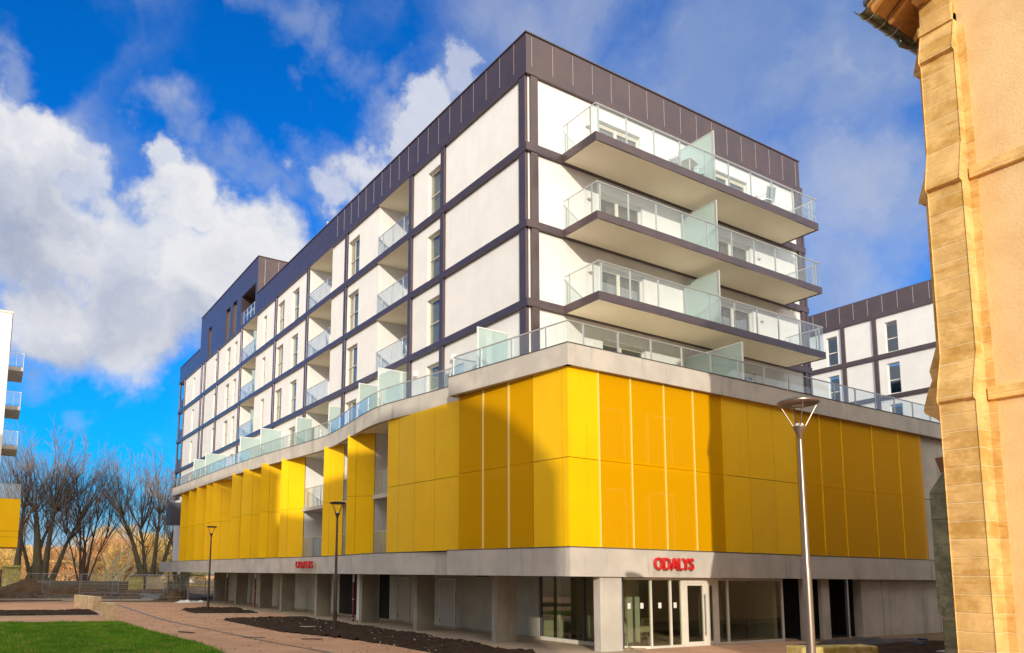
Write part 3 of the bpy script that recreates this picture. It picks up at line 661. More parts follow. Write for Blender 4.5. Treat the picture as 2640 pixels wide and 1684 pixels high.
# right side
solid((15.41, PY), (16.69, PY), [])
xs = [16.69, 18.12, 19.69, 21.15, 22.69]
for a, b in zip(xs, xs[1:]): perf((a, PY), (b, PY))
for x_ in xs[:-1]: mull((x_, PY), .026)
mull((22.69, PY), .03, 'yellow')
solid((22.69, PY), (27.05, PY), [1.45, 2.92])
xs = [27.05, 28.63, 30.15, 32.41, 34.49, 36.48]
for a, b in zip(xs, xs[1:]): perf((a, PY), (b, PY))
for x_ in xs[1:-1]: mull((x_, PY), .03, 'yellow')
for a, b in ((16.69, 22.69), (27.05, 36.48)):
    part('transom', MB().use('yellow').box(a, b, PY+.06, PY+.12, ZM-.12, ZM+.12), apt)
part('grey_wall', MB().use('concrete').box(36.5, PX1, PY+.12, PY+.4, 3.17, 8.80).use('groove').box(36.5, PX1, PY+.115, PY+.12, 5.92, 5.95), apt)
# left side of the corner bay
A0, A1 = (15.41, PY), (14.86, 22.62)
d_ = lambda y: (y-A0[1])*hypot(A1[0]-A0[0], A1[1]-A0[1])/(A1[1]-A0[1])
P_ = lambda y: (A0[0]+(A1[0]-A0[0])*(y-A0[1])/(A1[1]-A0[1]), y)
solid(A0, P_(18.83), [d_(17.58)], side=-1)
for a, b in ((18.83,19.96),(19.96,21.26),(21.26,22.62)): perf(P_(a), P_(b), side=-1)
for y_ in (19.96, 21.26): mull((P_(y_)[0]+.0, y_), .02)
part('yellow_panel', MB().use('yellow').box(14.90, 15.2, 22.63, 22.67, Z0, Z1), apt)
solid((15.14, 22.95), (14.75, 27.95), [1.6, 2.97, 4.14], side=-1)
part('yellow_panel', MB().use('yellow').box(14.84, 17.0, 27.97, 28.02, Z0, Z1), apt)
part('transom', MB().use('yellow').prism([(15.30,18.85),(15.36,18.85),(15.02,22.6),(14.96,22.6)], ZM-.1, ZM+.1), apt)
# angled fins
FINS = [((14.92,32.38),(15.89,31.40)), ((15.33,36.19),(15.90,34.93)), ((14.91,41.44),(15.88,40.22)), ((14.54,43.95),(15.90,43.00)), ((14.40,47.08),(15.90,45.55)),
        ((14.40,49.51),(15.90,47.95)), ((14.49,54.61),(15.90,52.50)), ((14.44,56.18),(15.90,53.9)), ((14.34,58.69),(15.90,56.3)), ((14.39,61.29),(15.90,58.9)), ((14.44,64.10),(15.90,61.6))]
for a, b in FINS:
    L = hypot(b[0]-a[0], b[1]-a[1]); mb = MB()
    panels(mb, a, b, [L*.33], Z0, ZM, Z1+.1, th=.03, gap=.015, side=1); backing(mb, a, b, Z0, Z1+.1, off_=.032, th=.09, side=1)
    mb.use('yellow').wallseg((a[0], a[1]+.002), (a[0]+.10, a[1]+.10), .03, Z0, Z1+.1, -1)
    part('yellow_fin', mb, apt)
# recessed white walls, partitions and loggia slabs behind the fins
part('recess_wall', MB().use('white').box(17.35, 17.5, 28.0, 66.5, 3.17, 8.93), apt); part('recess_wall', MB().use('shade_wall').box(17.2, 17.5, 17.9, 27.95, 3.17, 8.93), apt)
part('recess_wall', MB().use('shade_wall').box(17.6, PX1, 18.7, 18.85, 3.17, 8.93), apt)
for yy in (31.40, 34.95, 40.22, 28.1):
    part('partition_wall', MB().use('white').box(15.93, 17.35, yy, yy+.18, 3.17, 8.93), apt)
for a, b in ((28.28, 31.38), (36.3, 40.20), (32.5, 34.9)):
    part('loggia_slab', MB().use('concrete').box(15.80, 17.35, a, b, 5.78, 5.98), apt)
    for zf in (3.18, 5.98):
        rl, gb = rail_run([(15.88, a+.02), (15.88, b-.02)], zf, zf+1.08, 1.0, apt, first=.5); obj('glass_panel', gb, parent=rl, m='rail_glass')
for a in (28.9, 37.5, 19.6, 21.6):
    for zf in (3.2, 6.0): part('recess_door', MB().use('whiteframe').box(17.28, 17.35, a, a+1.0, zf, zf+2.1).use('darkgrey').box(17.27, 17.28, a+.08, a+.92, zf+.08, zf+2.02), apt)
for a in (17.9, 20.3, 23.5, 28.0, 31.0, 34):
    for zf in (3.2, 6.0): part('recess_door', MB().use('whiteframe').box(a, a+1.3, 18.64, 18.70, zf, zf+2.1).use('darkgrey').box(a+.08, a+1.22, 18.63, 18.64, zf+.08, zf+2.02), apt)
part('loggia_slab', MB().use('concrete').box(15.75, 17.35, 17.95, 22.4, 5.78, 6.0), apt)
part('loggia_slab', MB().use('concrete').box(17.5, 36.4, 17.55, 18.7, 5.78, 6.0), apt)
# grey box on the far end
part('end_box', MB().use('darkgrey').box(15.0, 16.6, 70.4, 72.4, 6.6, 8.6), apt)
part('end_wall', MB().use('white').box(16.4, 31, 66.9, 75.4, 3.2, 9.2), apt)

# ------------------------------------------------------------------ ground floor
part('arcade_wall', MB().use('arcade').box(17.8, 17.98, 21.72, 50.5, 0.0, 2.34).box(17.8, 17.98, 52.6, 62, 0, 2.34), apt)
part('arcade_wall', MB().use('darkgrey').box(17.9, 17.98, 50.5, 52.6, 0, 2.34), apt)
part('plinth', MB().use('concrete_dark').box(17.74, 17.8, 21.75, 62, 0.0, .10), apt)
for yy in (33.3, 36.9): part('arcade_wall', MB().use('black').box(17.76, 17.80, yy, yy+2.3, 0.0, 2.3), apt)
def pillar(x0, x1, y, w=.30, m='concrete_dark'):
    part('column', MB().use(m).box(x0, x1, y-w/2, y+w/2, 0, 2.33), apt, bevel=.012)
for x0, y in ((15.60,21.45),(15.75,27.2),(15.87,32.6),(15.95,38.3),(16.05,44.0),(16.35,48.9),(16.6,55.0),(16.65,61.0)):
    pillar(x0, x0+.86, y)
pillar(16.58, 17.50, 17.42, .30, 'concrete')
def door(y0, y1, zt=2.08, m='door'):
    mb = MB().use(m).box(17.76, 17.80, y0, y1, .02, zt); 
    mb.use('frame').box(17.745, 17.81, y0-.05, y0, 0, zt+.05).box(17.745, 17.81, y1, y1+.05, 0, zt+.05).box(17.745, 17.81, y0, y1, zt, zt+.05)
    d = part('door', mb, apt)
    obj('handle', MB().use('alu').box(17.69, 17.72, y0+.12, y0+.24, 1.0, 1.03).box(17.70, 17.76, y0+.12, y0+.14, 1.0, 1.03), parent=d)
    [obj('hinge', MB().use('black').box(17.74, 17.76, y1-.04, y1-.01, zz, zz+.12), parent=d) for zz in (1.7, .25)]
door(27.3, 28.5); door(31.26, 32.35); door(42.0, 43.0); door(46.8, 47.8)
part('vent_grille', MB().use('mesh_grey').box(17.775, 17.80, 33.62-.02, 33.75+.12, .35, .62), apt)
part('ceiling_lamp', MB().use('black').box(16.9, 17.2, 24.0, 24.5, 2.24, 2.33), apt)
for yy in (33.6, 44.6, 49.6, 56.2):
    mb = MB().use('redpipe').tube([(15.98 if yy < 40 else 16.3, yy, .02), (15.98 if yy < 40 else 16.3, yy, 1.95)], .055, 10).use('plastic').tube([(15.98 if yy < 40 else 16.3, yy, 1.95), (15.98 if yy < 40 else 16.3, yy, 2.33)], .05, 10)
    for zz in (.12, 1.05, 1.9): mb.use('alu').tube([(15.98 if yy < 40 else 16.3, yy, zz), (15.98 if yy < 40 else 16.3, yy, zz+.03)], .062, 10)
    part('downpipe', mb, apt)
# shop window on the arcade side and glazed entrance front
def glazing_y(y0, y1, x, z0, z1, muls, fr='darkgrey'):
    mb = MB().use(fr)
    for m_ in [y0, y1]+muls: mb.box(x-.03, x+.05, m_-.03, m_+.03, z0, z1)
    mb.use('whiteframe').box(x-.06, x+.08, min(y0,y1), max(y0,y1), z0-.04, z0+.11)
    mb.use(fr).box(x-.03, x+.05, min(y0,y1), max(y0,y1), z1-.05, z1)
    w = part('shop_window', mb, apt); obj('glass_panel', MB().box(x, x+.012, min(y0,y1), max(y0,y1), z0+.1, z1-.05), parent=w, m='shop_glass')
glazing_y(21.62, 17.62, 17.84, 0.02, 2.31, [19.36])
FY = 17.52
def glazing_x(x0, x1, y, z0, z1, muls, name='shop_window', wd=.035):
    mb = MB().use('whiteframe')
    for m_ in [x0, x1]+muls: mb.box(m_-wd, m_+wd, y-.04, y+.05, z0, z1)
    mb.box(x0, x1, y-.07, y+.08, z0-.08, z0+.12); mb.box(x0, x1, y-.045, y+.06, z1-.07, z1)
    w = part(name, mb, apt); obj('glass_panel', MB().box(x0, x1, y, y+.012, z0+.12, z1-.07), parent=w, m='shop_glass'); return w
def glazing_angled(a, b, z0, z1):
    mb = MB().use('whiteframe').wallseg(a, b, .12, z0-.08, z0+.12).wallseg(a, b, .10, z1-.07, z1); mb.box(a[0]-.03, a[0]+.03, a[1]-.03, a[1]+.03, z0, z1)
    w = part('shop_window', mb, apt); obj('glass_panel', MB().wallseg(a, b, .012, z0+.12, z1-.07), parent=w, m='shop_glass')
glazing_x(17.86, 18.1, 18.0, -.05, 2.27, [], wd=.03); glazing_angled((18.16, 17.98), (19.0, FY), -.05, 2.27)
glazing_x(19.03, 20.5, FY-.0, -.05, 2.27, [19.96], wd=.03)
glazing_x(22.32, 25.98, FY, -.05, 2.27, [22.87])
part('entrance_lintel', MB().use('whiteframe').box(18.9, 22.4, FY-.16, FY+.1, 2.272, 2.315), apt)
# entrance door, glazed leaves in pale frames
dr = part('entrance_door', MB().use('whiteframe').box(20.52, 20.68, FY-.06, FY+.06, -.08, 2.27).box(22.14, 22.30, FY-.06, FY+.06, -.08, 2.27).box(20.68, 22.14, FY-.06, FY+.06, 2.10, 2.27).box(21.62, 21.80, FY-.08, FY+.05, -.08, 2.10), apt)
for a, b in ((20.68, 21.62), (21.80, 22.14)):
    l = obj('door_leaf', MB().use('whiteframe').box(a, a+.08, FY-.045, FY+.03, -.06, 2.1).box(b-.06, b, FY-.045, FY+.03, -.06, 2.1).box(a+.08, b-.06, FY-.045, FY+.03, -.06, .14).box(a+.08, b-.06, FY-.045, FY+.03, 2.02, 2.1).use('shop_glass').box(a+.08, b-.06, FY, FY+.012, .14, 2.02), parent=dr)
obj('handle', MB().use('alu').tube([(21.56, FY-.13, .35), (21.56, FY-.13, 1.75)], .018, 8).tube([(21.56, FY-.13, .45), (21.56, FY-.04, .45)], .012, 6).tube([(21.56, FY-.13, 1.65), (21.56, FY-.04, 1.65)], .012, 6), parent=dr)
for x_, y_ in ((18.05, 17.51),(18.62, 17.51), (19.45, 17.51), (20.18, 17.51)):
    part('paper_notice', MB().use('plastic').box(x_-.07, x_+.07, FY-.012, FY-.008, 1.28, 1.46), apt)
# lobby inside: inner glass screen, pale partition, back wall
part('lobby_wall', MB().use('room').box(18, 25.9, 22.6, 22.8, -.05, 2.33).box(25.7, 25.9, 17.7, 22.6, -.05, 2.33), apt)
part('lobby_floor', MB().use('pale_paving').box(17.9, 27.0, 17.6, 24.4, -.05, .02), apt)
part('lobby_partition', MB().use('whiteframe').box(19.7, 20.3, 19.2, 19.32, .02, 2.3).box(18.6, 18.7, 19.6, 19.7, .02, 2.3).box(18.3, 18.4, 21.2, 21.3, .02, 2.3), apt)
part('lobby_partition', MB().use('curtain_pale').box(18.2, 19.2, 21.9, 22.0, .02, .95).box(19.9, 21.0, 21.4, 21.5, .02, .85), apt)
part('lobby_partition', MB().use('concrete_dark').box(23.0, 23.2, 18.0, 19.8, .02, 2.33).box(24.9, 25.1, 18.2, 18.3, .02, 2.33), apt)
# open bays, their deep shade painted as black panels, and concrete piers
part('bay_shade_panel', MB().use('black').box(26.05, 31.25, 18.6, 18.7, -.2, 2.33).box(26.0, 26.05, 17.8, 18.7, -.2, 2.33).box(26.05, 31.25, 17.85, 18.6, 0.0, .01).box(31.17, 31.25, 17.83, 18.6, -.2, 2.33), apt)
part('column', MB().use('concrete').box(27.13, 27.62, FY-.1, FY+.05, -.25, 2.33), apt)
part('column', MB().use('concrete').box(28.36, 28.87, FY-.1, FY+.05, -.25, 2.33), apt)
part('mullion', MB().use('alu').box(30.28, 30.36, FY, FY+.08, -.25, 2.33), apt)
part('shop_window', MB().use('darkgrey').box(30.16, 30.28, FY+.02, FY+.05, -.2, 2.3), apt)
part('ground_wall', MB().use('concrete').box(31.2, PX1, FY-.05, FY+.3, -.3, 2.33).use('groove').box(32.74, 32.76, FY-.053, FY-.05, -.3, 2.33).box(37.4, 37.42, FY-.053, FY-.05, -.3, 2.33), apt)
# glazed volume at the far left end of the arcade
part('shop_window', MB().use('shop_glass').box(15.2, 15.22, 63.5, 71.0, .05, 2.3).use('mesh_grey').box(15.15, 15.25, 63.4, 63.5, 0, 2.33).box(15.15, 15.25, 66, 66.1, 0, 2.33).box(15.15, 15.25, 68.5, 68.6, 0, 2.33).box(15.15, 15.25, 71, 71.1, 0, 2.33), apt)

# ------------------------------------------------------------------ red letter signs
def sign(label, loc, rz, w, h):
    cu = bpy.data.curves.new('t', 'FONT'); cu.body = 'ODALYS'; cu.extrude = .035; cu.offset = .006; cu.bevel_depth = .008; cu.space_character = .82; cu.size = 1.0
    root = thing('letter_sign', label, 'sign', loc, rz, 'red letter signs on the lower concrete band')
    # one mesh per letter, laid out with the font's own advance
    xcur = 0.0; objs = []
    for chh in 'ODALYS':   # letters just touch
        c = cu.copy(); c.body = chh; to = bpy.data.objects.new('t', c); C.objects.link(to)
        bpy.context.view_layer.update()
        me = bpy.data.meshes.new_from_object(to.evaluated_get(bpy.context.evaluated_depsgraph_get()))
        bpy.data.objects.remove(to); co = np.empty(len(me.vertices)*3); me.vertices.foreach_get('co', co); co = co.reshape(-1,3)
        x0, x1 = co[:,0].min(), co[:,0].max(); co[:,0] += xcur-x0; xcur += (x1-x0)*{'O':1.09,'D':1.07,'A':1.02,'L':.92,'Y':1.0,'S':1}[chh]
        me.vertices.foreach_set('co', co.ravel()); objs.append((me, co))
    allc = np.vstack([c for _, c in objs]); mn, mx = allc.min(0), allc.max(0)
    for me, co in objs:
        co = co.copy(); co[:,0] = (co[:,0]-mn[0])/(mx[0]-mn[0])*w; co[:,1] = (co[:,1]-mn[1])/(mx[1]-mn[1])*h
        q = np.c_[co[:,0], -co[:,2], co[:,1]]; me.vertices.foreach_set('co', q.ravel()); me.name = 'letter'; me.materials.clear(); me.materials.append(M['red']); me.update()
        o = bpy.data.objects.new('letter', me); C.objects.link(o); o.parent = root
    for zz in (.06, h-.06): o = obj('mounting_rail', MB().use('red').box(.05, w-.05, .036, .05, zz-.008, zz+.008), parent=root)
    return root
sign('larger red letter sign on the sunlit concrete band above the glazed entrance', (18.80, 17.10, 2.53), 0, 1.86, .40)
sign('smaller looking red letter sign on the shaded long concrete band between two street lamps', (15.06, 39.05, 2.56), -pi/2+.08, 2.0, .38)

# ================================================================== old stone church on the right
def stone_mat(name, base, alt, pink, row=.34, wid=3.1, mortar=(.74,.58,.34), rough=.9, bump=.5, moss=None):
    m, t, out = mat(name); b = t.add('ShaderNodeBsdfPrincipled'); t.l.new(b.outputs[0], out.inputs[0]); b.inputs['Roughness'].default_value = rough; b.inputs['Specular IOR Level'].default_value = .15
    tc = t.add('ShaderNodeTexCoord'); sp = t.add('ShaderNodeSeparateXYZ'); t.put(sp.inputs[0], tc.outputs['Object'])
    cb = t.add('ShaderNodeCombineXYZ'); t.put(cb.inputs[0], t.math('ADD', sp.outputs[0], sp.outputs[1])); t.put(cb.inputs[1], sp.outputs[2])
    wob = t.add('ShaderNodeVectorMath', operation='ADD'); t.put(wob.inputs[0], cb.outputs[0])
    nzz = t.noise(tc.outputs['Object'], 1.5, 2); cc = t.add('ShaderNodeCombineXYZ'); t.put(cc.inputs[1], t.math('MULTIPLY', t.math('SUBTRACT', nzz, .5), .02)); t.put(wob.inputs[1], cc.outputs[0])
    bk = t.add('ShaderNodeTexBrick'); t.put(bk.inputs['Vector'], wob.outputs[0]); bk.inputs['Color1'].default_value = rgb(*base); bk.inputs['Color2'].default_value = rgb(*alt); bk.inputs['Mortar'].default_value = rgb(*mortar)
    bk.inputs['Scale'].default_value = 1; bk.inputs['Mortar Size'].default_value = .016; bk.inputs['Mortar Smooth'].default_value = .9; bk.inputs['Brick Width'].default_value = wid; bk.inputs['Row Height'].default_value = row; bk.inputs['Bias'].default_value = -.1
    col = bk.outputs[0]
    n1 = t.noise(tc.outputs['Object'], 2.2, 8, .65); col = t.mix(t.ramp(n1, .38, .68), col, rgb(*[min(1, c*1.22) for c in alt]))
    mp = t.add('ShaderNodeMapping'); t.put(mp.inputs[0], tc.outputs['Object']); mp.inputs['Scale'].default_value = (1.2, 1.2, 5)
    n2 = t.noise(mp.outputs[0], 1.4, 6, .6); col = t.mix(t.ramp(n2, .5, .75, 0, .6), col, rgb(base[0]*.82, base[1]*.62, base[2]*.35))
    if pink:
        b2 = t.add('ShaderNodeTexBrick'); t.put(b2.inputs['Vector'], wob.outputs[0]); b2.inputs['Color1'].default_value = rgb(0,0,0); b2.inputs['Color2'].default_value = rgb(1,1,1); b2.inputs['Mortar'].default_value = rgb(0,0,0)
        b2.inputs['Scale'].default_value = 1; b2.inputs['Brick Width'].default_value = wid; b2.inputs['Row Height'].default_value = row; b2.inputs['Mortar Size'].default_value = .012; b2.inputs['Bias'].default_value = -.2
        col = t.mix(t.ramp(b2.outputs[0], .86, .93, 0, .75), col, rgb(*pink))
    if moss: col = t.mix(t.ramp(t.noise(tc.outputs['Object'], 3.5, 8, .7), .42, .62), col, rgb(*moss))
    spk = t.ramp(t.noise(tc.outputs['Object'], 38, 3, .6), .66, .74); col = t.mix(t.math('MULTIPLY', spk, .35), col, rgb(base[0]*.4, base[1]*.35, base[2]*.3))
    t.put(b.inputs['Base Color'], col)
    bn = t.add('ShaderNodeBump'); bn.inputs['Strength'].default_value = bump; bn.inputs['Distance'].default_value = .018
    t.put(bn.inputs['Height'], t.math('SUBTRACT', t.math('ADD', t.noise(tc.outputs['Object'], 14, 8, .7), n1), bk.outputs['Fac'])); t.l.new(bn.outputs[0], b.inputs['Normal']); return m
M['stone'] = stone_mat('sandstone', (.54,.315,.085), (.68,.45,.18), (.60,.24,.09))
M['mossy'] = stone_mat('mossy_stone', (.20,.235,.15), (.26,.28,.19), None, row=.5, mortar=(.06,.06,.04), moss=(.15,.17,.115))
M['pale_stone'] = stone_mat('pale_stone', (.52,.40,.24), (.60,.47,.30), None, row=3, wid=5, bump=.3)
M['yellow_stone'] = stone_mat('lichen_stone', (.48,.38,.12), (.60,.50,.26), None, row=3, wid=5, bump=.5, moss=(.34,.30,.05))
def roughcast():
    m, t, out = mat('roughcast'); b = t.add('ShaderNodeBsdfPrincipled'); t.l.new(b.outputs[0], out.inputs[0]); b.inputs['Roughness'].default_value = .95; b.inputs['Specular IOR Level'].default_value = .1
    tc = t.add('ShaderNodeTexCoord'); v = tc.outputs['Object']
    t.put(b.inputs['Base Color'], t.mix(t.ramp(t.noise(v, .9, 6, .6), .38, .66), rgb(.80,.57,.30), rgb(.73,.49,.24)))
    bn = t.add('ShaderNodeBump'); bn.inputs['Strength'].default_value = .38; bn.inputs['Distance'].default_value = .025; t.put(bn.inputs['Height'], t.noise(v, 22, 5, .6, .6)); t.l.new(bn.outputs[0], b.inputs['Normal']); return m
M['roughcast'] = roughcast()
M['wood'] = pbr('eave_wood', (.50,.26,.07), (.42,.20,.05), 3, .7, stretch=(1,8,1))
M['zinc'] = pbr('gutter_zinc', (.10,.11,.095), (.20,.22,.19), 2.5, .3, .7)
M['slate'] = pbr('roof_slate', (.10,.10,.11), (.07,.07,.08), 2, .6)
church = thing('stone_church', 'old church with roughcast wall, yellow sandstone corner buttress and timber eaves at the right edge', 'church', (16.3, 7.1, 0))
CX0, CY1, CY0, CX1 = 16.3, 7.10, -3.6, 46.0
RY, RZ, EZ = 1.8, 18.6, 14.15
# gable wall as a thick slab with a pitched top, plus the long side wall
mb = MB(); prof = [(CY0,-.1),(CY1,-.1),(CY1,13.9),(RY,RZ-.35),(CY0,13.9)]
a = [(CX0,y,z) for y,z in prof]; b = [(CX0+.6,y,z) for y,z in prof]; n = len(prof)
mb.addvf(a+b, [tuple(range(n)), tuple(range(2*n-1,n-1,-1))]+[(i,(i+1)%n,n+(i+1)%n,n+i) for i in range(n)])
mb.box(CX0+.6, CX1, CY1-.6, CY1, -.1, 13.9); mb.box(CX0+.6, CX1, CY0, CY0+.6, -.1, 13.9); mb.box(CX1-.6, CX1, CY0+.6, CY1-.6, -.1, 13.9)
part('wall', mb, church, m='roughcast')
def extr(mb, prof, plane, c0, c1):
    # prof: (out, z) outline; plane 'x' = outline in X/Z extruded along Y, 'y' = outline in Y/Z extruded along X
    n = len(prof)
    if plane == 'x': A = [(p, c0, z) for p, z in prof]; B = [(p, c1, z) for p, z in prof]
    else: A = [(c0, p, z) for p, z in prof]; B = [(c1, p, z) for p, z in prof]
    mb.addvf(A+B, [tuple(range(n)), tuple(range(2*n-1,n-1,-1))]+[(i,(i+1)%n,n+(i+1)%n,n+i) for i in range(n)])
mb = MB(); extr(mb, [(16.32,-.1),(15.80,-.1),(15.80,5.66),(15.72,5.70),(15.72,5.78),(15.80,6.1),(15.97,6.62),(15.98,10.04),(15.89,10.08),(15.89,10.15),(16.08,10.95),(16.10,12.86),(16.02,12.90),(16.02,12.97),(16.27,13.95),(16.32,13.95)], 'x', 6.50, 7.12)
part('buttress', mb, church, m='stone', bevel=.015)
mb = MB(); extr(mb, [(7.0,5.1),(7.18,5.15),(7.42,5.50),(7.62,5.64),(7.66,5.70),(7.64,5.80),(7.55,6.1),(7.46,6.3),(7.50,6.5),(7.40,6.8),(7.34,7.0),(7.33,10.04),(7.46,10.08),(7.46,10.15),(7.32,10.6),(7.26,10.95),(7.26,12.86),(7.37,12.90),(7.37,12.98),(7.15,13.9),(7.0,13.9)], 'y', 16.36, 16.98)
part('buttress', mb, church, m='stone', bevel=.012)
part('string_course', MB().box(16.22, 16.31, CY0+.2, 6.48, 10.14, 10.38), church, m='stone', bevel=.012)
part('string_course', MB().box(16.22, 16.31, CY0+.2, 6.48, 5.69, 5.93), church, m='stone', bevel=.012)
part('corner_stones', MB().box(16.285, 16.301, 6.36, 6.50, -.1, 13.4), church, m='stone')
# kneeler and bracket stones under the verge
part('kneeler', MB().box(16.12, 16.5, 6.5, 7.15, 13.55, 13.75).box(16.16, 16.5, 6.52, 7.12, 13.75, 14.3), church, m='stone', bevel=.02)
# roof with overhanging verge and eave
def slab(mb, p, q, x0, x1, th):
    A = [(x0,p[0],p[1]),(x1,p[0],p[1]),(x1,q[0],q[1]),(x0,q[0],q[1])]; mb.addvf(A+[(x,y,z+th) for x,y,z in A], [(0,3,2,1),(4,5,6,7),(0,1,5,4),(1,2,6,5),(2,3,7,6),(3,0,4,7)])
mb = MB().use('slate'); slab(mb, (7.62,EZ-.02), (RY,RZ), 15.0, CX1+.3, .10); slab(mb, (RY,RZ), (-4.02,EZ-.02), 15.0, CX1+.3, .10)
part('roof', mb, church)
mb = MB().use('wood'); slab(mb, (7.56,EZ-.07), (RY,RZ-.06), 15.04, CX1, .04); slab(mb, (RY,RZ-.06), (-3.96,EZ-.07), 15.04, CX1, .04)
part('soffit_boards', mb, church)
for x_ in (15.08, 15.72, 16.9, 17.6, 18.3, 19.0): part('rafter', (lambda m_: (slab(m_, (7.50,EZ-.19), (RY,RZ-.2), x_, x_+.10, .12), m_)[1])(MB().use('wood')), church)
for y_ in (6.9, 5.2, 3.4): part('purlin', MB().use('wood').box(15.1, 16.4, y_-.09, y_+.09, EZ+(7.56-y_)*.765-.42, EZ+(7.56-y_)*.765-.22), church)
gt = MB().use('zinc')
n = 10; gx0, gx1, gy, gz, gr = 15.02, 16.75, 7.68, EZ-.0, .14
ring = [(gy+gr*cos(pi+pi*k/n), gz+gr*sin(pi+pi*k/n)) for k in range(n+1)]+[(gy+(gr-.012)*cos(pi+pi*k/n), gz+(gr-.012)*sin(pi+pi*k/n)) for k in range(n,-1,-1)]
extr(gt, ring, 'y', gx0, 30.0)
g_ = part('gutter', gt, church, smooth=False)
for x_ in (15.3, 15.75, 16.2, 17.0, 17.8): obj('gutter_bracket', MB().use('alu').tube([(x_, gy+(gr+.012)*cos(pi+pi*k/12), gz+(gr+.012)*sin(pi+pi*k/12)) for k in range(13)], .010, 6), parent=g_)
part('downpipe', MB().use('zinc').tube([(16.5,gy,gz-.10),(16.5,gy,gz-.16),(16.53,gy-.02,gz-.25),(16.65,gy-.10,gz-.30),(16.85,gy-.25,gz-.33),(17.05,gy-.42,gz-.40),(17.1,gy-.45,gz-.6),(17.1,gy-.45,.1)], .065, 14), church, smooth=True)
# the mossy stub of older masonry at the foot of the corner
old = thing('masonry_stump', 'green mossy broken masonry pier at the foot of the church corner', 'masonry', (16.6, 7.3, 0))
mb = MB(); extr(mb, [(7.1,-.1),(7.62,-.1),(7.62,1.6),(7.70,1.66),(7.70,4.05),(7.46,4.38),(7.1,4.4)], 'y', 16.45, 17.15); part('pier', mb, old, m='mossy', bevel=.02)
mb = MB(); extr(mb, [(7.1,4.41),(7.50,4.40),(7.52,4.46),(7.60,4.74),(7.1,4.78)], 'y', 16.5, 17.05); part('broken_cap', mb, old, m=stone_mat('rusty_stone', (.20,.11,.06), (.26,.15,.09), None))
part('pier', MB().box(16.9, 17.3, 7.5, 7.86, -.1, 1.55), old, m=stone_mat('rust_stone', (.16,.07,.03), (.2,.1,.05), None))

# ================================================================== far wing of the same estate, behind on the right
M['bluedark'] = pbr('sky_reflection_blue', (.01,.10,.32), None, rough=.5)  # blue of reflected sky, painted on boards behind the wing panes
wing = thing('far_apartment_wing', 'white block with dark attic seen behind the terrace railing, beside the church', 'apartment building', (54.1, 24, 0))
WX = 54.1
mapW = lambda y, z, d: (WX+.13+d, y, z)
WIN = [(25.30,26.38),(31.85,33.1)]
yA, yB = 18.0, 40.0
hl = []
for s in range(4):
    z0, z1 = FL[s], TOPS[s]; holes = [(a, b, z0+.05, z0+2.25) for a, b in ((26.74,27.58),(31.02,31.86),(36.0,36.9))]
    mb = MB(); wall_grid(mb, mapW, yA, yB, z0-.02, z1+.02, holes, .25); part('wall', mb, wing, m='white')
    for a, b, c, d in holes:
        X0 = WX+.26; w = part('window', MB().use('whiteframe').box(X0, X0+.06, a, a+.06, c, d).box(X0, X0+.06, b-.06, b, c, d).box(X0, X0+.06, a+.06, b-.06, d-.06, d).box(X0, X0+.06, a+.06, b-.06, c, c+.06).box(X0-.01, X0+.05, a+.06, b-.06, c+.95, c+1.02), wing)
        obj('pane', MB().box(X0+.02, X0+.03, a+.06, b-.06, c+.06, d-.06), parent=w, m='pane')
        obj('sky_tint_board', MB().box(X0+1.2, X0+1.25, a-.5, b+.5, c-.1, d+.1), parent=w, m='bluedark')
    for yc in (28.27, 30.56, 33.6, 23.9, 38.5): part('facade_post', MB().use('brown').box(WX+.02, WX+.15, yc-.14, yc+.14, z0, z1), wing)
    if s: part('floor_band', MB().use('brown').box(WX, WX+.3, yA, yB, BB[s], FL[s]), wing)
part('wall', MB().use('white').box(WX+.13, WX+.38, yA, yB, 0, 9.19).box(WX+.4, WX+12, yA, yA+.3, 0, 20.8).box(WX+.4, WX+12, yB-.3, yB, 0, 20.8), wing)
mb = MB().use('brown').box(WX, WX+.35, yA, yB, ATT, ROOF).box(WX+.35, WX+12, yA, yA+.3, ATT, ROOF).box(WX+.35, WX+12, yB-.3, yB, ATT, ROOF).use('seam')
y = yA+.3
while y < yB: mb.box(WX-.02, WX, y-.018, y+.018, ATT+.33, ROOF-.1); y += 1.03
part('attic_cladding', mb, wing); part('roof', MB().use('concrete').box(WX+.36, WX+11.9, yA+.31, yB-.31, ROOF-.6, ROOF-.3), wing)

# ================================================================== white block at the left edge
lb = thing('left_apartment_block', 'plain white apartment block end with small grey balconies at the left edge', 'apartment building', (1.0, 61.5, 0))


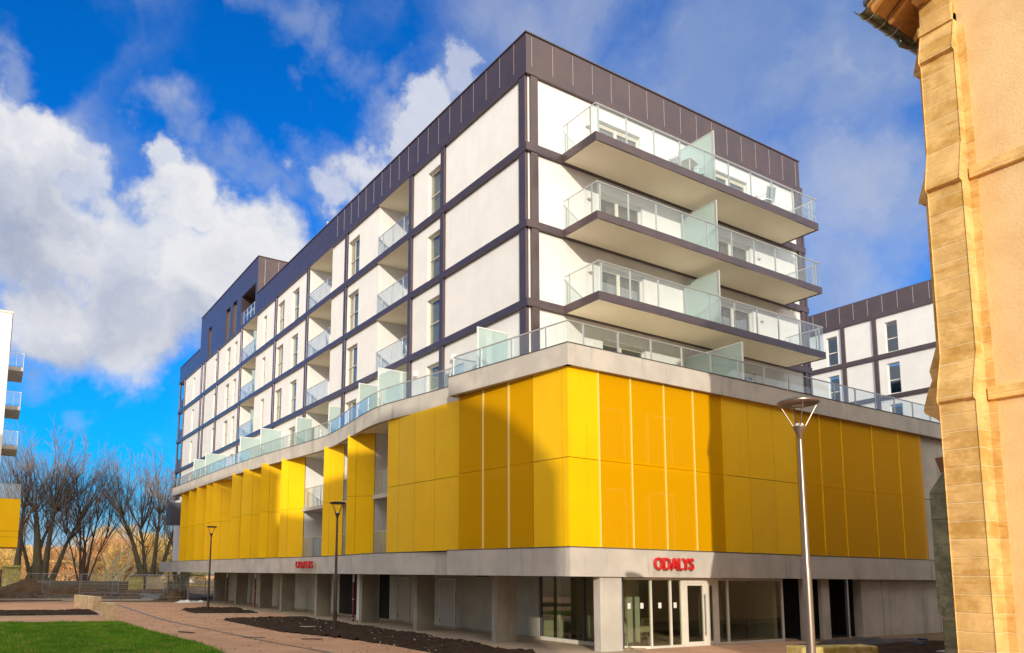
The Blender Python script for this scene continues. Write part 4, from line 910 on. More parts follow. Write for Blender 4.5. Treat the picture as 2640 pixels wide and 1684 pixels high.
th_ = atan2(61.0, 1.1)       # facade turned so that only its end wall shows
def LBp(a, b):               # a: to the right as seen, b: away from the viewer
    return (1.05+a*sin(th_)+b*cos(th_), 61.2-a*cos(th_)+b*sin(th_))
def lbox(mb, a0, a1, b0, b1, z0, z1): mb.prism([LBp(a0,b0), LBp(a1,b0), LBp(a1,b1), LBp(a0,b1)], z0, z1); return mb
part('wall', lbox(MB().use('white'), -14, 0, 0, 16, 0, 20.95), lb)
part('coping', lbox(MB().use('frame'), -14.05, .05, -.05, 16.05, 20.955, 21.1), lb)
mb = MB().use('mesh_grey')
for a in (-6, -4.6, -3.2, -1.9): lbox(mb, a, a+.05, .3, .35, 21.1, 22.4)
lbox(mb, -6, -1.9, .3, .34, 22.36, 22.42); part('roof_rail', mb, lb)
for i, zt in enumerate((17.4, 14.42, 11.45)):
    z = zt
    s_ = part('balcony', lbox(MB().use('concrete'), .0, 1.0, 1.5, 5.5, z-.3, z), lb)
    r_ = MB().use('alu'); lbox(r_, 0, 1.0, 1.5, 1.53, z+1.03, z+1.07); lbox(r_, .97, 1.0, 1.53, 5.5, z+1.03, z+1.07)
    for a in (.02, .5, .96): lbox(r_, a, a+.03, 1.5, 1.53, z, z+1.05)
    for b_ in (3, 4.4, 5.4): lbox(r_, .97, 1.0, b_, b_+.04, z, z+1.05)
    obj('railing', r_, parent=s_); g2 = lbox(MB(), .02, .97, 1.51, 1.52, z+.1, z+1.02); lbox(g2, .98, .99, 1.55, 5.45, z+.1, z+1.02); obj('glass_panel', g2, parent=s_, m='rail_glass')
yb = MB()
for a0, a1 in ((-14, -1.0), (-.98, 1.45)):
    for z0, z1 in ((3.9, 4.6), (4.62, 5.0), (5.02, 7.3)): lbox(yb.use('yellow'), a0, a1, -.9, 4.0, z0, z1)
part('yellow_volume', yb, lb)
r_ = MB().use('mesh_grey'); lbox(r_, -5, 1.4, -.85, -.8, 8.3, 8.36)
for a in (-5,-4,-3,-2,-1,0,.75,1.36): lbox(r_, a, a+.05, -.85, -.8, 7.3, 8.36)
rr = part('railing', r_, lb); obj('glass_panel', lbox(MB(), -5, 1.36, -.83, -.82, 7.35, 8.3), parent=rr, m='rail_glass')

# ================================================================== unseen building added behind the viewer, outline shaped to shade the square
s2 = Vector((.504, .864)); l2 = Vector((.864, -.504))
caster = thing('shade_caster', 'unseen shade hall with a steep mansard roof standing behind the viewer', 'caster', tuple((s2*-14).to_3d()))
hp = [(4.35,0),(4.35,12.4),(3.6,14.0),(2.8,15.4),(1.0,17.2),(-1.5,18.5),(-4.9,18.7),(-6.5,18.2),(-9.0,18.9),(-60,19.8),(-60,0)]
mb = MB(); A = []; B = []
for lat, h in hp:
    for L_, t_ in ((A, -13.0), (B, -30.0)):
        p = l2*lat+s2*t_; L_.append((p.x, p.y, (h+.2975*13.0) if h else -.1))
n = len(hp); mb.addvf(A+B, [tuple(range(n)), tuple(range(2*n-1,n-1,-1))]+[(i,(i+1)%n,n+(i+1)%n,n+i) for i in range(n)])
part('wall', mb, caster, m='pale_stone')

# long block opposite, parallel to the apartment house, outside the picture on the left
opp = thing('opposite_block', 'long plain white apartment block opposite, outside the picture on the left', 'apartment building', (-9, 2.3, 0))
part('wall', MB().use('white').box(-22, -9, 1.4, 30, 0, 22.4), opp); part('roof', MB().use('slate').box(-22.1, -8.95, 1.3, 30.1, 22.4, 22.7), opp)
# ================================================================== street lamps
def make_lamp(label, loc, rz, m, m2):
    t = thing('street_lamp', label, 'street lamp', loc, rz, 'conical street lamps along the square'); H = 5.12
    obj('pole', MB().use(m2).lathe([(.075,0),(.075,.02),(.068,2.25),(.062,2.3)], n=24).use(m).lathe([(.060,2.3),(.056,2.32),(.038,4.38),(.038,4.46)], n=24), parent=t, smooth=True)
    obj('base_plate', MB().use(m2).box(-.16,.16,-.16,.16,-.01,.02).tube([(.11,.11,.02),(.11,.11,.07)], .015, 8).tube([(-.11,.11,.02),(-.11,.11,.07)], .015, 8).tube([(.11,-.11,.02),(.11,-.11,.07)], .015, 8).tube([(-.11,-.11,.02),(-.11,-.11,.07)], .015, 8), parent=t)
    obj('access_door', MB().use(m2).box(.064,.074,-.035,.035,.5,.85), parent=t)
    obj('cone', MB().use(m).lathe([(.036,4.46),(.042,4.47),(.040,4.53),(.058,4.555),(.056,4.56),(.072,4.59),(.070,4.595),(.088,4.625),(.086,4.63),(.106,4.67),(.106,4.685),(.03,4.69)], n=32), parent=t, smooth=True)
    obj('lens', MB().use('plastic').lathe([(.068,4.69),(.068,4.715),(.055,4.735),(.01,4.74)], n=24), parent=t, smooth=True)
    for k in range(4):
        a = k*pi/2+.5; obj('strut', MB().use(m).tube([(.085*cos(a),.085*sin(a),4.67),(.29*cos(a),.29*sin(a),5.06)], .011, 8), parent=t)
    obj('reflector', MB().use(m).lathe([(.11,5.052),(.24,5.048),(.315,5.065),(.332,5.085),(.332,5.10),(.31,5.118),(.15,5.14),(.01,5.145)], n=48).use('mesh_grey').lathe([(.108,5.046),(.105,5.040),(.01,5.038)], n=32), parent=t, smooth=True)
    return t
q = (10.80, 6.86, 0)
la = make_lamp('tall brushed steel street lamp in front of the shaded yellow panels', (12.62, 8.0, -.02), .3, 'steel', 'steel'); la.scale = (1.08, 1.08, 1.078)
lbm = make_lamp('dark street lamp standing in the long soil bed, second largest in view', (12.24, 27.39, 0), 0, 'darksteel', 'darksteel')
dup(lbm, (12.45, 46.8, 0), 0, 'dark street lamp in the small triangular soil bed near the end of the yellow fins')
dup(lbm, (16.6, 89.5, 0), 0, 'distant dark street lamp against the trunk of the rightmost big bare tree')
dup(lbm, (26.0, 160.0, 0), 0, 'tiny far street lamp between the willows, seen over the low wall')

# ================================================================== trees
M['bark'] = pbr('bark_dark', (.075,.062,.035), (.12,.10,.055), 2.0, .95, bump=.8, bscale=6, stretch=(1,1,.3))
M['barkred'] = pbr('bark_reddish', (.10,.050,.030), (.075,.042,.028), 2.0, .95, bump=.6, bscale=8)
M['twig'] = pbr('twigs_pale', (.27,.18,.12), (.20,.13,.09), 1.0, .9)
M['golden'] = pbr('golden_twigs', (.72,.50,.16), (.60,.38,.11), .3, .85)
M['golden2'] = pbr('orange_twigs', (.60,.33,.15), (.52,.28,.12), .3, .85)
M['olive'] = pbr('olive_twigs', (.30,.30,.06), (.22,.24,.05), .3, .85)
M['birch'] = pbr('pale_branch', (.88,.76,.46), (.80,.66,.36), 1, .8)
def grow(limbs, depth, twigmb, barkmb, p, d, L, r, rnd, up_=.25, splits=(2,3), spread=.5, kink=.12, ratio=.72, rr=.62):
    nseg = 4 if depth > 1 else 3; pts = [p.copy()]; rads = [r]; q = p.copy(); dd = d.normalized()
    for i in range(nseg):
        dd = (dd+Vector((rnd.gauss(0,kink), rnd.gauss(0,kink), rnd.gauss(0,kink*.6)+up_*.25))).normalized(); q = q+dd*(L/nseg); pts.append(q.copy()); rads.append(r*(1-(1-rr)*(i+1)/nseg))
    (barkmb if r > .045 else twigmb).tube(pts, rads, 7 if r > .2 else (5 if r > .05 else 3), cap=False)
    if depth <= 0: return
    k = rnd.randint(*splits)
    for j in range(k):
        t = rnd.uniform(.35, 1.0) if j else 1.0
        idx = min(nseg, max(1, int(round(t*nseg)))); base = pts[idx]; rb = rads[idx]
        ax = Vector((rnd.gauss(0,1), rnd.gauss(0,1), rnd.gauss(0,.5))); ax = (ax-dd*ax.dot(dd)).normalized()
        nd = (dd+ax*spread*rnd.uniform(.5,1.25)+Vector((0,0,up_))).normalized()
        grow(limbs, depth-1, twigmb, barkmb, base, nd, L*ratio*rnd.uniform(.8,1.15), max(.012, rb*(.72 if j == 0 else .45)), rnd, up_, splits, spread, kink, ratio, rr)
def tree(name, label, cat, loc, trunks, seed, group, depth=4, bark='bark', twig='twig', **kw):
    rnd = random.Random(seed); t = thing(name, label, cat, loc, 0, group); bm_, tm = MB(), MB()
    for (dx, dy, dirv, L, r, tr) in trunks:
        grow(None, depth, tm, bm_, Vector((dx, dy, -.2)), Vector(dirv), L*.84, r, rnd, **kw)
    obj('trunk', bm_, parent=t, m=bark, smooth=True); obj('crown', tm, parent=t, m=twig)
    return t
GT = 'large bare winter trees beyond the building site'
kw = dict(up_=.20, splits=(4,5), spread=.46, kink=.07, ratio=.70)
# view frame: e = to the right as seen, computed at each tree
def at(xpx, dist):           # ground point in the direction of an image column
    d = fw*F_PX+rt*(xpx-CX)-up*(1473-CY); d = Vector((d.x, d.y)).normalized(); return (d*dist).to_3d()
def R_(p): v = Vector((p[0], p[1])).normalized(); return Vector((v.y, -v.x, 0))
def mk(xpx, dist, label, trunks, seed, name='plane_tree', **k2):
    p = at(xpx, dist); r = R_(p); tr = []
    for (a, h, lean, dep, L, rad) in trunks:      # a offset right, lean right, depth lean
        dv = r*lean+Vector((0,0,1))+Vector((p[0],p[1],0)).normalized()*dep; tr.append((r.x*a, r.y*a, dv, L, rad, None))
    kk = dict(kw); kk.update(k2); return tree(name, label, 'tree', p, tr, seed, GT, **kk)
def pollard(xpx, dist, label, heads, seed, H=21.0, name='plane_tree', bark='bark', shoots_n=13, twl=1.0, fan=.80):
    # heavy limbs ending in pollard heads, each carrying a fan of long thin shoots with fine side twigs
    p = at(xpx, dist); r = R_(p); f_ = Vector((p[0], p[1], 0)).normalized(); rnd = random.Random(seed)
    t = thing(name, label, 'tree', p, 0, GT); bm_, tm = MB(), MB()
    def curve(a, b, bend, n):
        side = Vector((rnd.gauss(0,1), rnd.gauss(0,1), rnd.gauss(0,.4)))*bend*(b-a).length
        return [a.lerp(b, k/n)+side*4*(k/n)*(1-k/n)*.25 for k in range(n+1)]
    for (bx, hx, hz, dz, r0) in heads:
        a = r*bx+Vector((0,0,-.2)); m_ = r*(bx+(hx-bx)*.45)+f_*dz*.4+Vector((0,0,hz*.42)); b = r*hx+f_*dz+Vector((0,0,hz))
        bm_.tube([a, a.lerp(m_, .5)+r*(.04*(hx-bx)), m_, m_.lerp(b, .5)-r*(.05*(hx-bx)), b], [r0*1.05, r0*.84, r0*.62, r0*.44, r0*.26], 9, cap=True)
        if hz < 3: continue
        for hp_, sc in ((b, 1.0), (m_.lerp(b, .55), .7), (m_.lerp(b, .1), .4)):
            for k in range(int(shoots_n*sc)):
                L = (H-hp_.z)*rnd.uniform(.72, 1.04)*(1.0 if sc == 1 else .8); 
                out = r*(rnd.gauss(0, fan*.5)+(hx*.10))+f_*rnd.gauss(0, fan*.5)
                d = (Vector((0,0,1))+out).normalized(); d2 = (d+Vector((0,0,.35))).normalized()
                L *= 1.0-.30*min(1, out.length*.6)
                pts = [hp_, hp_+d*L*.3, hp_+d*L*.3+(d+d2).normalized()*L*.35, hp_+d*L*.3+(d+d2).normalized()*L*.35+d2*L*.35]
                pts = [pts[0]]+[q+Vector((rnd.gauss(0,.12), rnd.gauss(0,.12), 0)) for q in pts[1:]]
                rs = .075*rnd.uniform(.7,1.3)*sc**.5
                tm_ = bm_ if rs > .06 else tm; tm_.tube(pts, [rs, rs*.7, rs*.42, .014], 4, cap=False)
                for j in range(int(9*twl)):
                    u = rnd.uniform(.22, .97); i = min(2, int(u*3)); q = pts[i].lerp(pts[i+1], u*3-i)
                    dd_ = (d2+Vector((rnd.gauss(0,.55), rnd.gauss(0,.55), rnd.gauss(.05,.25)))).normalized(); l = L*(.32-.18*u)*rnd.uniform(.6,1.3)
                    e1 = q+dd_*l*.5+Vector((0,0,.02*l)); e2 = q+dd_*l+Vector((0,0,.12*l)); tm.tube([q, e1, e2], [.023, .016, .009], 3, cap=False)
                    for w_ in range(3):
                        v = rnd.uniform(.25, 1.0); q2 = q.lerp(e2, v); d3 = (dd_+Vector((rnd.gauss(0,.6), rnd.gauss(0,.6), rnd.gauss(.1,.35)))).normalized()
                        tm.tube([q2, q2+d3*rnd.uniform(.4, 1.1)], [.011, .007], 3, cap=False)
    obj('trunk', bm_, parent=t, m=bark, smooth=True); obj('crown', tm, parent=t, m='twig' if bark == 'bark' else bark); return t
# (base offset, head offset, head height, depth, radius) of every limb
pollard(52, 100, 'leaning forked bare tree beside the yellow volume at the left edge', [(-.5,-.1,9.5,0,.55),(.3,3.2,9.0,.5,.38)], 3, 18.0)
pollard(104, 100, 'thickest bare tree of the left group, with a short dark trunk that forks widely', [(-.25,-.5,2.8,0,.85),(0,-.9,9.0,0,.80),(.2,1.0,9.4,-.6,.55),(.6,3.6,8.0,.6,.42),(-.3,-2.6,6.6,.8,.38)], 5, 20.5)
pollard(212, 100, 'slim reddish bare tree with a single straight trunk in the middle', [(0,.15,5.6,0,.48),(.1,1.3,8.4,.2,.24),(0,-.7,9.6,-.3,.22),(.1,-2.0,6.6,.3,.15),(.1,2.4,6.2,-.3,.15)], 11, 16.0, 'bare_tree', 'barkred', 6, .9, .60)
pollard(384, 98, 'tall pollarded bare tree with three heavy limbs just left of the apartment block', [(.15,0,2.2,0,.75),(.2,-3.3,8.8,0,.50),(0,-1.2,7.4,.5,.38),(.3,.9,9.2,-.5,.42),(.5,3.1,8.4,.3,.40)], 8, 18.2)
pollard(470, 112, 'thinner bare tree half hidden behind the end of the yellow podium', [(0,-1.5,6,0,.3),(.2,1.0,7,0,.25)], 21, 12, 'plane_tree', 'bark', 10, .8)
pollard(15, 150, 'smaller bare tree far behind the yellow volume', [(0,-1.5,7,0,.35),(.3,2,8,0,.3)], 31, 14, 'plane_tree', 'bark', 10, .7)
# golden willows and bushes: many thin shoots
def shoots(name, label, cat, loc, n, W, H, m, seed, group=None, droop=.0, limb=True, kind=None, thick=.03):
    rn = np.random.default_rng(seed); mb = MB(); vs = []; fs = []
    K = 5
    nc = max(5, int(W*.9)); cen = np.c_[rn.normal(0, W*.28, nc), rn.normal(0, W*.28, nc), rn.uniform(.15, .8, nc)*H]; cr = rn.uniform(.12, .24, nc)*max(W, H)
    ci = rn.integers(0, nc, n); u = rn.normal(0, 1, (n,3)); u /= np.linalg.norm(u, axis=1)[:,None]; rad = rn.uniform(.2,1,n)**.5*cr[ci]
    P = cen[ci]+u*rad[:,None]*np.array([1,1,1.15]); P[:,2] = np.clip(P[:,2], 0.0, H*1.12)
    D = u*.6+np.array([0,0,.75])+rn.normal(0,.35,(n,3)); D[:,2] -= droop; D /= np.linalg.norm(D, axis=1)[:,None]
    L = rn.uniform(.5,1.6,n)*H*.11
    side = np.cross(D, rn.normal(0,1,(n,3))); side /= np.linalg.norm(side, axis=1)[:,None]
    w = rn.uniform(.6,1.4,n)*thick; mid = P+D*L[:,None]*.5+rn.normal(0,.05,(n,3))*L[:,None]; tip = P+D*L[:,None]+np.array([0,0,-droop])*L[:,None]*.5
    V = np.stack([P-side*w[:,None], P+side*w[:,None], mid+side*w[:,None]*.6, mid-side*w[:,None]*.6, tip], 1).reshape(-1,3); b = np.arange(n)[:,None]*5
    quads = (b+np.array([0,1,2,3])).tolist(); tris = (b+np.array([3,2,4])).tolist()
    me = bpy.data.meshes.new('crown'); me.from_pydata(V.tolist(), [], quads+tris); me.materials.append(M[m])
    if kind:
        me.name = name; o = bpy.data.objects.new(name, me); C.objects.link(o); o.location = loc; tag(o, label, cat, group, kind); return o
    t = thing(name, label, cat, loc, 0, group); o = bpy.data.objects.new('crown', me); C.objects.link(o); o.parent = t
    if limb:
        bm_ = MB(); rnd = random.Random(seed)
        for k in range(5 if limb is True else limb):
            a = rnd.uniform(0, 2*pi); grow(None, 2, bm_, bm_, Vector((0,0,-.1)), Vector((cos(a)*.6, sin(a)*.6, 1)), H*.42, .02*H, rnd, up_=.12, splits=(2,3), spread=.6, kink=.14)
        obj('trunk', bm_, parent=t, m='bark' if m != 'birchy' else 'birch', smooth=True)
    return t
GB = 'golden sunlit willows and shrubs behind the site'
BU = [(-20,150,11,5.5,'golden2','orange shrub mass at the very left edge, under the yellow volume'),
      (60,140,10,5.5,'golden','golden shrub behind the two leftmost trunks'),
      (120,150,11,6,'olive','olive green bush behind the thickest bare tree'),
      (170,135,10,5.5,'golden2','rust coloured shrub between the thick and the slim tree'),
      (230,150,12,7.0,'golden','broad golden willow right behind the slim reddish tree'),
      (300,140,12,9.3,'golden2','tall orange willow left of the pollarded tree'),
      (345,150,13,10.5,'golden','tallest golden willow, behind the pollarded tree'),
      (400,135,11,7.6,'golden','yellow willow at the foot of the pollarded tree'),
      (455,140,11,7.2,'olive','olive shrub against the end of the apartment block')]
for i, (xp, ds, W, H, m, lab) in enumerate(BU): shoots('willow_tree' if H > 6.5 else 'shrub', lab, 'willow' if H > 6.5 else 'shrub', at(xp, ds), 9000, W, H, m, 40+i, GB, droop=.25, thick=.035)
# pale sunlit branches of a leafless shrub in the middle
def pale_shrub(xp, ds, label, seed, sc):
    p = at(xp, ds); rnd = random.Random(seed); t = thing('pale_shrub', label, 'shrub', p, 0, GB); b_ = MB(); r = R_(p)
    for k in range(9):
        a = rnd.uniform(-1, 1); grow(None, 3, b_, b_, Vector((0,0,0)), r*a*1.2+Vector((0,0,1)), 4.2*sc, .14*sc, rnd, up_=.05, splits=(2,3), spread=.5, kink=.14)
    obj('branches', b_, parent=t, m='birch'); return t
pale_shrub(262, 104, 'pale bare shrub with cream coloured fanned branches between two big trees', 5, 1.1)
pale_shrub(318, 101, 'smaller pale bare shrub close to the low stone wall', 6, .6)
# far wooded bank that closes the view
shoots('far_wood', 'distant hazy brown woodland closing the view low on the left', 'woodland', at(150, 330), 26000, 130, 8, 'golden2', 77, kind='stuff', thick=.12, droop=.1)
shoots('undergrowth', 'low golden undergrowth in front of the willows', 'undergrowth', at(230, 138), 16000, 36, 3.2, 'golden', 78, kind='stuff', thick=.03, droop=.1)
# small distant houses between the trunks
M['housewall'] = pbr('far_house_wall', (.72,.66,.55), None, rough=.9)
for xp, ds, lab in ((145,190,'tiny pale house with flat roof seen between the left trunks'),(458,170,'pale far house beside the end of the apartment block')):
    p = at(xp, ds); h = thing('far_house', lab, 'house', p, atan2(p[1], p[0])-pi/2)
    obj('wall', MB().box(-3.5,3.5,0,6,0,6.4), parent=h, m='housewall'); obj('roof', MB().box(-3.8,3.8,-.3,6.3,6.4,6.8), parent=h, m='slate')
    for a in (-2.4,-.4,1.6): obj('window', MB().box(a,a+1,-.03,.0,3.6,5.0), parent=h, m='darkgrey')

# ================================================================== building site clutter between pavement and trees
M['dirt'] = noisy('dirt_heap', (.12,.070,.038), (.19,.12,.06), (.08,.05,.03), .8, 4, 1.0, 12)
def heap(label, loc, W, D_, H, seed, rz=0):
    rn = random.Random(seed); n = 34; mb = MB(); 
    for i in range(n+1):
        for j in range(n+1):
            x, y = (i/n-.5)*2, (j/n-.5)*2; r2 = x*x+y*y; z = max(0, (1-r2))**.8*H*(.75+.35*sin(3*x+seed)*cos(2.4*y+seed))+(rn.uniform(-.06,.06)*H if r2 < .95 else 0)
            mb.v.append((x*W/2, y*D_/2, z-.03))
    for i in range(n):
        for j in range(n): a = i*(n+1)+j; mb.f.append((a, a+n+1, a+n+2, a+1)); mb.m.append(0)
    o = obj('dirt_heap', mb, m='dirt', smooth=True, loc=loc); o.rotation_euler[2] = rz; return tag(o, label, 'dirt heap', 'heaps of excavated dirt')
heap('largest brown dirt heap in front of the leftmost trunks', at(66, 84), 5.6, 4, 1.5, 1)
heap('low dirt heap left of the upright fence frame', at(195, 82), 5.5, 4, 1.0, 2)
heap('long flat dirt ridge behind the site fence', at(320, 82), 15, 5, .6, 3)
heap('small brown soil pile near the glazed end of the arcade', at(448, 68), 2.6, 1.8, .8, 4)
heap('low rubble strip at the left edge', at(5, 76), 6, 4, .6, 5)
# walls
def wall_between(name, label, cat, a, b, h, th, m, group=None, z=0):
    t = thing(name, label, cat, (a[0], a[1], z), atan2(b[1]-a[1], b[0]-a[0]), group); L = hypot(b[0]-a[0], b[1]-a[1])
    obj('body', MB().box(0, L, 0, th, 0, h), parent=t, m=m, bevel=.02); obj('coping', MB().box(-.04, L+.04, -.05, th+.05, h, h+.09), parent=t, m='concrete_dark', bevel=.01); return t
M['darkstone'] = stone_mat('dark_wall_stone', (.10,.075,.055), (.14,.11,.08), None, row=.25)
wall_between('low_wall', 'long low dark wall below the big bare trees', 'wall', at(92, 97), at(333, 97), 1.05, .5, 'darkstone')
wall_between('low_wall', 'short sunlit yellowish stone wall right of the long dark wall', 'wall', at(333, 92), at(371, 92), 1.75, .6, 'yellow_stone')
wall_between('low_wall', 'pale sunlit stone wall at the foot of the pollarded tree', 'wall', at(377, 93), at(425, 93), 1.75, .6, 'pale_stone')
gp = at(30, 100); gtx = thing('gate_pillar', 'yellow stone gate pillar left of the leftmost trunk', 'gate pillar', gp, atan2(gp[1], gp[0])-pi/2)
obj('shaft', MB().box(-.9,.9,-.8,.8,0,2.6), parent=gtx, m='yellow_stone', bevel=.03); obj('cap', MB().box(-1.1,1.1,-1,1,2.6,2.85), parent=gtx, m='yellow_stone', bevel=.03)
gp = at(8, 101); gte = thing('gate', 'dark purple closed gate at the left edge', 'gate', gp, atan2(gp[1], gp[0])-pi/2)
M['purple'] = pbr('purple_gate', (.10,.025,.06), None, rough=.6)
mb = MB()
for k in range(12): mb.box(-1.6+k*.22, -1.42+k*.22, 0, .05, .5, 2.2)
obj('leaf', mb, parent=gte, m='purple'); obj('rail', MB().box(-1.8,1.2,.05,.1,2.2,2.35).box(-1.8,1.2,.05,.1,.3,.5), parent=gte, m='darkgrey')
# mobile site fences
M['galv'] = pbr('galvanised', (.45,.45,.43), None, rough=.4, metal=.5)
def fence_panel():
    t = thing('site_fence', 'x', 'fence', (0,0,0), 0, 'mobile galvanised site fence panels'); W, H = 3.4, 2.0
    mb = MB().tube([(0,0,.05),(0,0,H-.25),(.07,0,H-.07),(.25,0,H),(W-.25,0,H),(W-.07,0,H-.07),(W,0,H-.25),(W,0,.05)], .024, 8).tube([(0,0,.22),(W,0,.22)], .018, 6).tube([(0,0,1.1),(W,0,1.1)], .014, 6)
    obj('frame', mb, parent=t, m='galv', smooth=True); mm = MB()
    for k in range(1, 22): mm.tube([(k*W/22,0,.22),(k*W/22,0,H)], .0035, 3, cap=False)
    for k in range(1, 7): mm.tube([(0,0,.22+k*.26),(W,0,.22+k*.26)], .0035, 3, cap=False)
    obj('wire_mesh', mm, parent=t, m='galv')
    for x_ in (0, W): obj('foot', MB().box(x_-.36,x_+.36,-.12,.12,0,.13), parent=t, m='darkgrey', bevel=.02)
    return t
fp = fence_panel(); spots = [(208,79,.0,'site fence panel with its rounded upright just right of the slim tree'),(292,77,.05,'site fence panel in front of the pale shrub'),(372,75,-.05,'site fence panel below the pollarded tree'),(424,66,.2,'site fence panel nearest to the glazed end of the arcade'),(112,82,0,'site fence panel left of the slim reddish tree'),(28,83,0,'leftmost site fence panel, by the large dirt heap')]
for i, (xp, ds, rz, lab) in enumerate(spots):
    p = at(xp, ds); rzz = atan2(p[1], p[0])-pi/2+rz
    if i == 0: fp.location = p; fp.rotation_euler = (0,0,rzz); fp['label'] = lab
    else: dup(fp, p, rzz, lab)
# stone blocks on the square
def block(label, x0, y0, L, th, h, rz, m='pale_stone'):
    t = obj('stone_block', MB().box(0, L, 0, th, -.02, h), m=m, bevel=.03, loc=(x0, y0, 0)); t.rotation_euler[2] = rz; return tag(t, label, 'stone block', 'pale stone blocks on the square')
block('long pale stone block, the largest of the three on the left', 5.62, 53.3, 4.9, .45, .78, atan2(-4.9,.55))
block('short pale stone block standing behind the front one', 5.62, 40.9, .55, .5, .74, -.05)
block('front short pale stone block on the red paving', 5.56, 38.55, .32, .5, .76, 0)
bk = block('yellow lichen covered long stone block behind the steel lamp pole', 17.55, 11.35, 2.35, .55, .62, -.26, 'yellow_stone')
# scraps, planks and sheets
M['plank'] = pbr('plank', (.45,.33,.20), (.36,.26,.16), 3, .8)
def scrap(name, label, cat, p, dims, rz, m, z=0.02, group='loose planks and boards on the site'):
    o = obj(name, MB().box(-dims[0]/2, dims[0]/2, -dims[1]/2, dims[1]/2, 0, dims[2]), m=m, bevel=.004, loc=(p[0], p[1], z)); o.rotation_euler[2] = rz; return tag(o, label, cat, group)
scrap('plank', 'long pale board lying at the edge of the site on the left', 'plank', at(70, 66), (9.5,.3,.12), 0.0, 'kerb')
scrap('plank', 'pale board lying behind the long stone block', 'plank', at(285, 64), (6.5,.25,.10), -.1, 'kerb')
scrap('plank', 'thin dark strip on the paving right of the lawn', 'plank', (7.1, 29.6), (.9,.12,.03), -1.2, 'darkgrey')
scrap('plank', 'brown stick on the paving beside the drain', 'plank', (10.3, 24.9), (.75,.10,.02), -.35, 'soil')
scrap('plank', 'short pale stick in the long soil bed left of the lamp', 'plank', (11.9, 29.3), (.6,.05,.03), -.5, 'kerb', z=.12)
scrap('plank', 'short brown strip lying across the drain', 'plank', (8.7, 26.4), (.8,.07,.02), -.6, 'darkgrey')
M['tarp'] = pbr('dark_tarp', (.040,.033,.032), (.06,.05,.045), 2, .6)
def sheet_heap(name, label, cat, p, W, D_, H, seed, m, rz=0):
    rn = random.Random(seed); n = 40; mb = MB(); ph = [rn.uniform(0,6) for _ in range(6)]
    for i in range(n+1):
        for j in range(n+1):
            x, y = (i/n-.5)*2, (j/n-.5)*2; e = max(0, 1-abs(x)**3)*max(0, 1-abs(y)**2)
            z = e*H*(.5+.3*sin(6*x+ph[0]+2*y)+.22*sin(11*y+ph[1]+3*x)+.16*sin(17*x+ph[2])+.10*abs(sin(9*x*y+ph[3])))
            mb.v.append((x*W/2+.05*sin(9*y), y*D_/2+.05*sin(8*x), max(z, 0)))
    for i in range(n):
        for j in range(n): a = i*(n+1)+j; mb.f.append((a, a+n+1, a+n+2, a+1)); mb.m.append(0)
    o = obj(name, mb, m=m, smooth=True, loc=(p[0], p[1], -.02)); o.rotation_euler[2] = rz; return tag(o, label, cat)
sheet_heap('tarpaulin', 'crumpled dark tarpaulin on the ground before the dark bays', 'tarpaulin', (27.9, 15.3), 7.5, 2.2, .24, 3, 'tarp', -.05)
sheet_heap('debris_heap', 'dark heap of earth and rubble along the grey ground floor wall', 'debris', (29.5, 12.9), 13, 3.6, .28, 9, 'soil', -.1)
scrap('board', 'white sheet of board lying on the rubble by the church foot', 'board', (21.9, 9.15), (1.9,.55,.02), .15, 'plastic', z=.24, group='boards on the rubble by the church')
scrap('board', 'grey board lying on the rubble behind the white sheet', 'board', (24.6, 10.9), (2.6,.45,.03), .05, 'mesh_grey', z=.30, group='boards on the rubble by the church')
M['blue'] = pbr('blue_sheet', (.01,.05,.12), None, rough=.5)
for i, (x_, y_) in enumerate(((25.6,12.6),(27.8,13.6),(30.4,13.7),(32.4,14.2))): scrap('plastic_scrap', ['blue plastic scrap nearest to the stone block','blue plastic scrap, second from the left on the rubble','blue plastic scrap, third from the left on the rubble','farthest blue plastic scrap on the rubble'][i], 'plastic scrap', (x_, y_), (.34,.22,.06), i*.7, 'blue', z=.27, group='blue plastic scraps on the rubble')
sheet_heap('white_sheet', 'crumpled white plastic sheet beside the glazed end of the arcade', 'plastic sheet', at(497, 60.5), 2.6, .8, .22, 5, 'plastic', 0)
for i, (xp, ds) in enumerate(((404,68),(412,70),(398,71))): scrap('pallet_board', ['grey board stack in front of the dirt ridge','upper grey board by the dirt ridge','farthest grey board by the dirt ridge'][i], 'board', at(xp, ds), (2.2,.9,.14), .2*i, 'mesh_grey', z=.1*i, group='grey boards stacked on the site')
# litter of pale stones in the soil
mb = MB(); rn = random.Random(4)
for k in range(110):
    x_, y_ = rn.uniform(11.3, 14.8), rn.uniform(18, 36); s_ = rn.uniform(.006,.02); mb.box(x_-s_, x_+s_, y_-s_, y_+s_, .08, .09+s_*1.6)
tag(obj('pebbles', mb, m='kerb'), 'scattered pale pebbles in the long dark soil bed', 'pebbles', kind='stuff')
mb = MB()
for k in range(420):
    p = at(rn.uniform(-60, 470), rn.uniform(66, 92)); s_ = rn.uniform(.03,.11); mb.box(p[0]-s_, p[0]+s_, p[1]-s_*.7, p[1]+s_*.7, -.02, s_*1.1)
tag(obj('rubble', mb, m='rubble'), 'scattered rubble over the building site ground', 'rubble', kind='stuff')
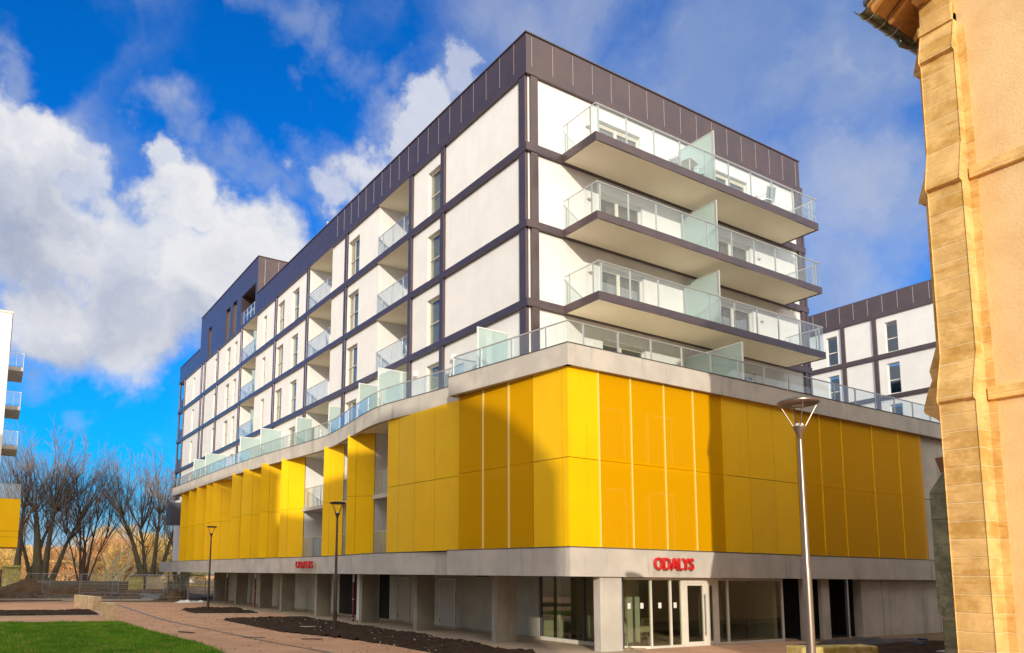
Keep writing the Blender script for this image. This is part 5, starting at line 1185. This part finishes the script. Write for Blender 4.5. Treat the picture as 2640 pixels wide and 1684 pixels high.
# bicycle stands in the lobby window
def rack(label, x_, y_, rz):
    t = thing('bicycle_stand', label, 'bicycle stand', (x_, y_, .02), rz, 'bicycle stands behind the glass')
    obj('hoop', MB().use('alu').tube([(0,0,0),(.05,0,.28),(.15,0,.36),(.28,0,.34),(.42,0,0)], .014, 8).tube([(0,.06,0),(.05,.06,.28),(.15,.06,.36),(.28,.06,.34),(.42,.06,0)], .014, 8), parent=t, smooth=True)
    obj('foot_bar', MB().use('alu').box(-.05,.5,-.01,.07,0,.015), parent=t); return t
for i, (x_, y_) in enumerate(((18.5,20.8),(18.6,20.2),(18.7,19.0),(18.75,18.3),(19.6,18.1))): rack(['bicycle stand farthest left behind the arcade window','second bicycle stand behind the arcade window','bicycle stand left of the bright front column','bicycle stand hidden half by the front column','bicycle stand just right of the bright front column'][i], x_, y_, .4*i)
# ================================================================== balcony furniture
def chair(label, p, rz):
    t = thing('balcony_chair', label, 'chair', p, rz, 'grey mesh chairs on the balconies and terraces')
    fr = MB().use('alu')
    for sx in (-.25, .25): fr.tube([(sx,-.26,0),(sx,-.22,.42),(sx,.20,.40),(sx,.26,0)], .014, 6); fr.tube([(sx,.20,.40),(sx,.30,.95)], .014, 6); fr.tube([(sx,-.24,.42),(sx,-.2,.64),(sx,.24,.64)], .012, 6)
    fr.tube([(-.25,.30,.95),(0,.32,.99),(.25,.30,.95)], .014, 6); obj('frame', fr, parent=t, smooth=True)
    obj('seat', MB().use('mesh_grey').box(-.23,.23,-.22,.2,.405,.42), parent=t)
    b = MB().use('mesh_grey'); b.addvf([(-.23,.21,.46),(.23,.21,.46),(.23,.30,.93),(-.23,.30,.93),(-.23,.225,.46),(.23,.225,.46),(.23,.315,.93),(-.23,.315,.93)], [(0,1,2,3),(7,6,5,4),(0,4,5,1),(2,6,7,3),(1,5,6,2),(3,7,4,0)]); obj('backrest', b, parent=t); return t
def table(label, p):
    t = thing('balcony_table', label, 'table', p, .2, 'grey tables on the balconies')
    obj('tabletop', MB().use('plastic').box(-.38,.38,-.38,.38,.70,.73), parent=t, bevel=.01)
    for sx in (-.32,.32):
        for sy in (-.32,.32): obj('leg', MB().use('plastic').tube([(sx,sy,0),(sx,sy,.70)], .018, 8), parent=t)
    return t
zf = FL[3]+.01
chair('balcony chair left of the table on the top balcony', (22.75, 19.2, zf), -pi/2+.4); table('square table on the top balcony, left of the frosted screen', (23.5, 19.15, zf)); chair('balcony chair squeezed between the table and the frosted screen', (24.2, 19.2, zf), pi/2-.5)
chair('grey mesh chair turned outwards on the right half of the top balcony', (28.45, 19.0, zf), pi-.15)
chair('chair on the left loggia terrace behind the second screen of the left facade', (15.7, 24.3, 9.18), 2.0)
chair('dark chair on the terrace right of its frosted screen', (26.3, 18.9, 9.18), 2.6); table('table on the terrace right of its frosted screen', (27.1, 19.0, 9.18))
for yy, s_ in ((53.8, 3),(53.9, 2)): chair(['','','chair in the far loggia of the middle floor','chair in the far loggia of the upper floor'][s_], (XU+.7, yy, FL[s_]+.02), 1.2)

for (yy, s_, lab) in ((30.0, 3, 'chair in the nearest loggia of the top floor, left facade'), (30.2, 1, 'chair in the nearest loggia just above the terrace, left facade'), (39.6, 2, 'chair in the second loggia of the middle floor, left facade')): chair(lab, (XU+.75, yy, FL[s_]+.02), 1.3)
mb = MB(); rn = random.Random(9)
for k in range(900):
    x_, y_ = rn.uniform(6, 14.5), rn.uniform(18, 58); s_ = rn.uniform(.006,.022); mb.box(x_-s_, x_+s_, y_-s_*.6, y_+s_*.6, .001, .004+s_*.5)
tag(obj('grit', mb, m='soil'), 'grit and crumbs of soil scattered over the red paving', 'grit', kind='stuff')
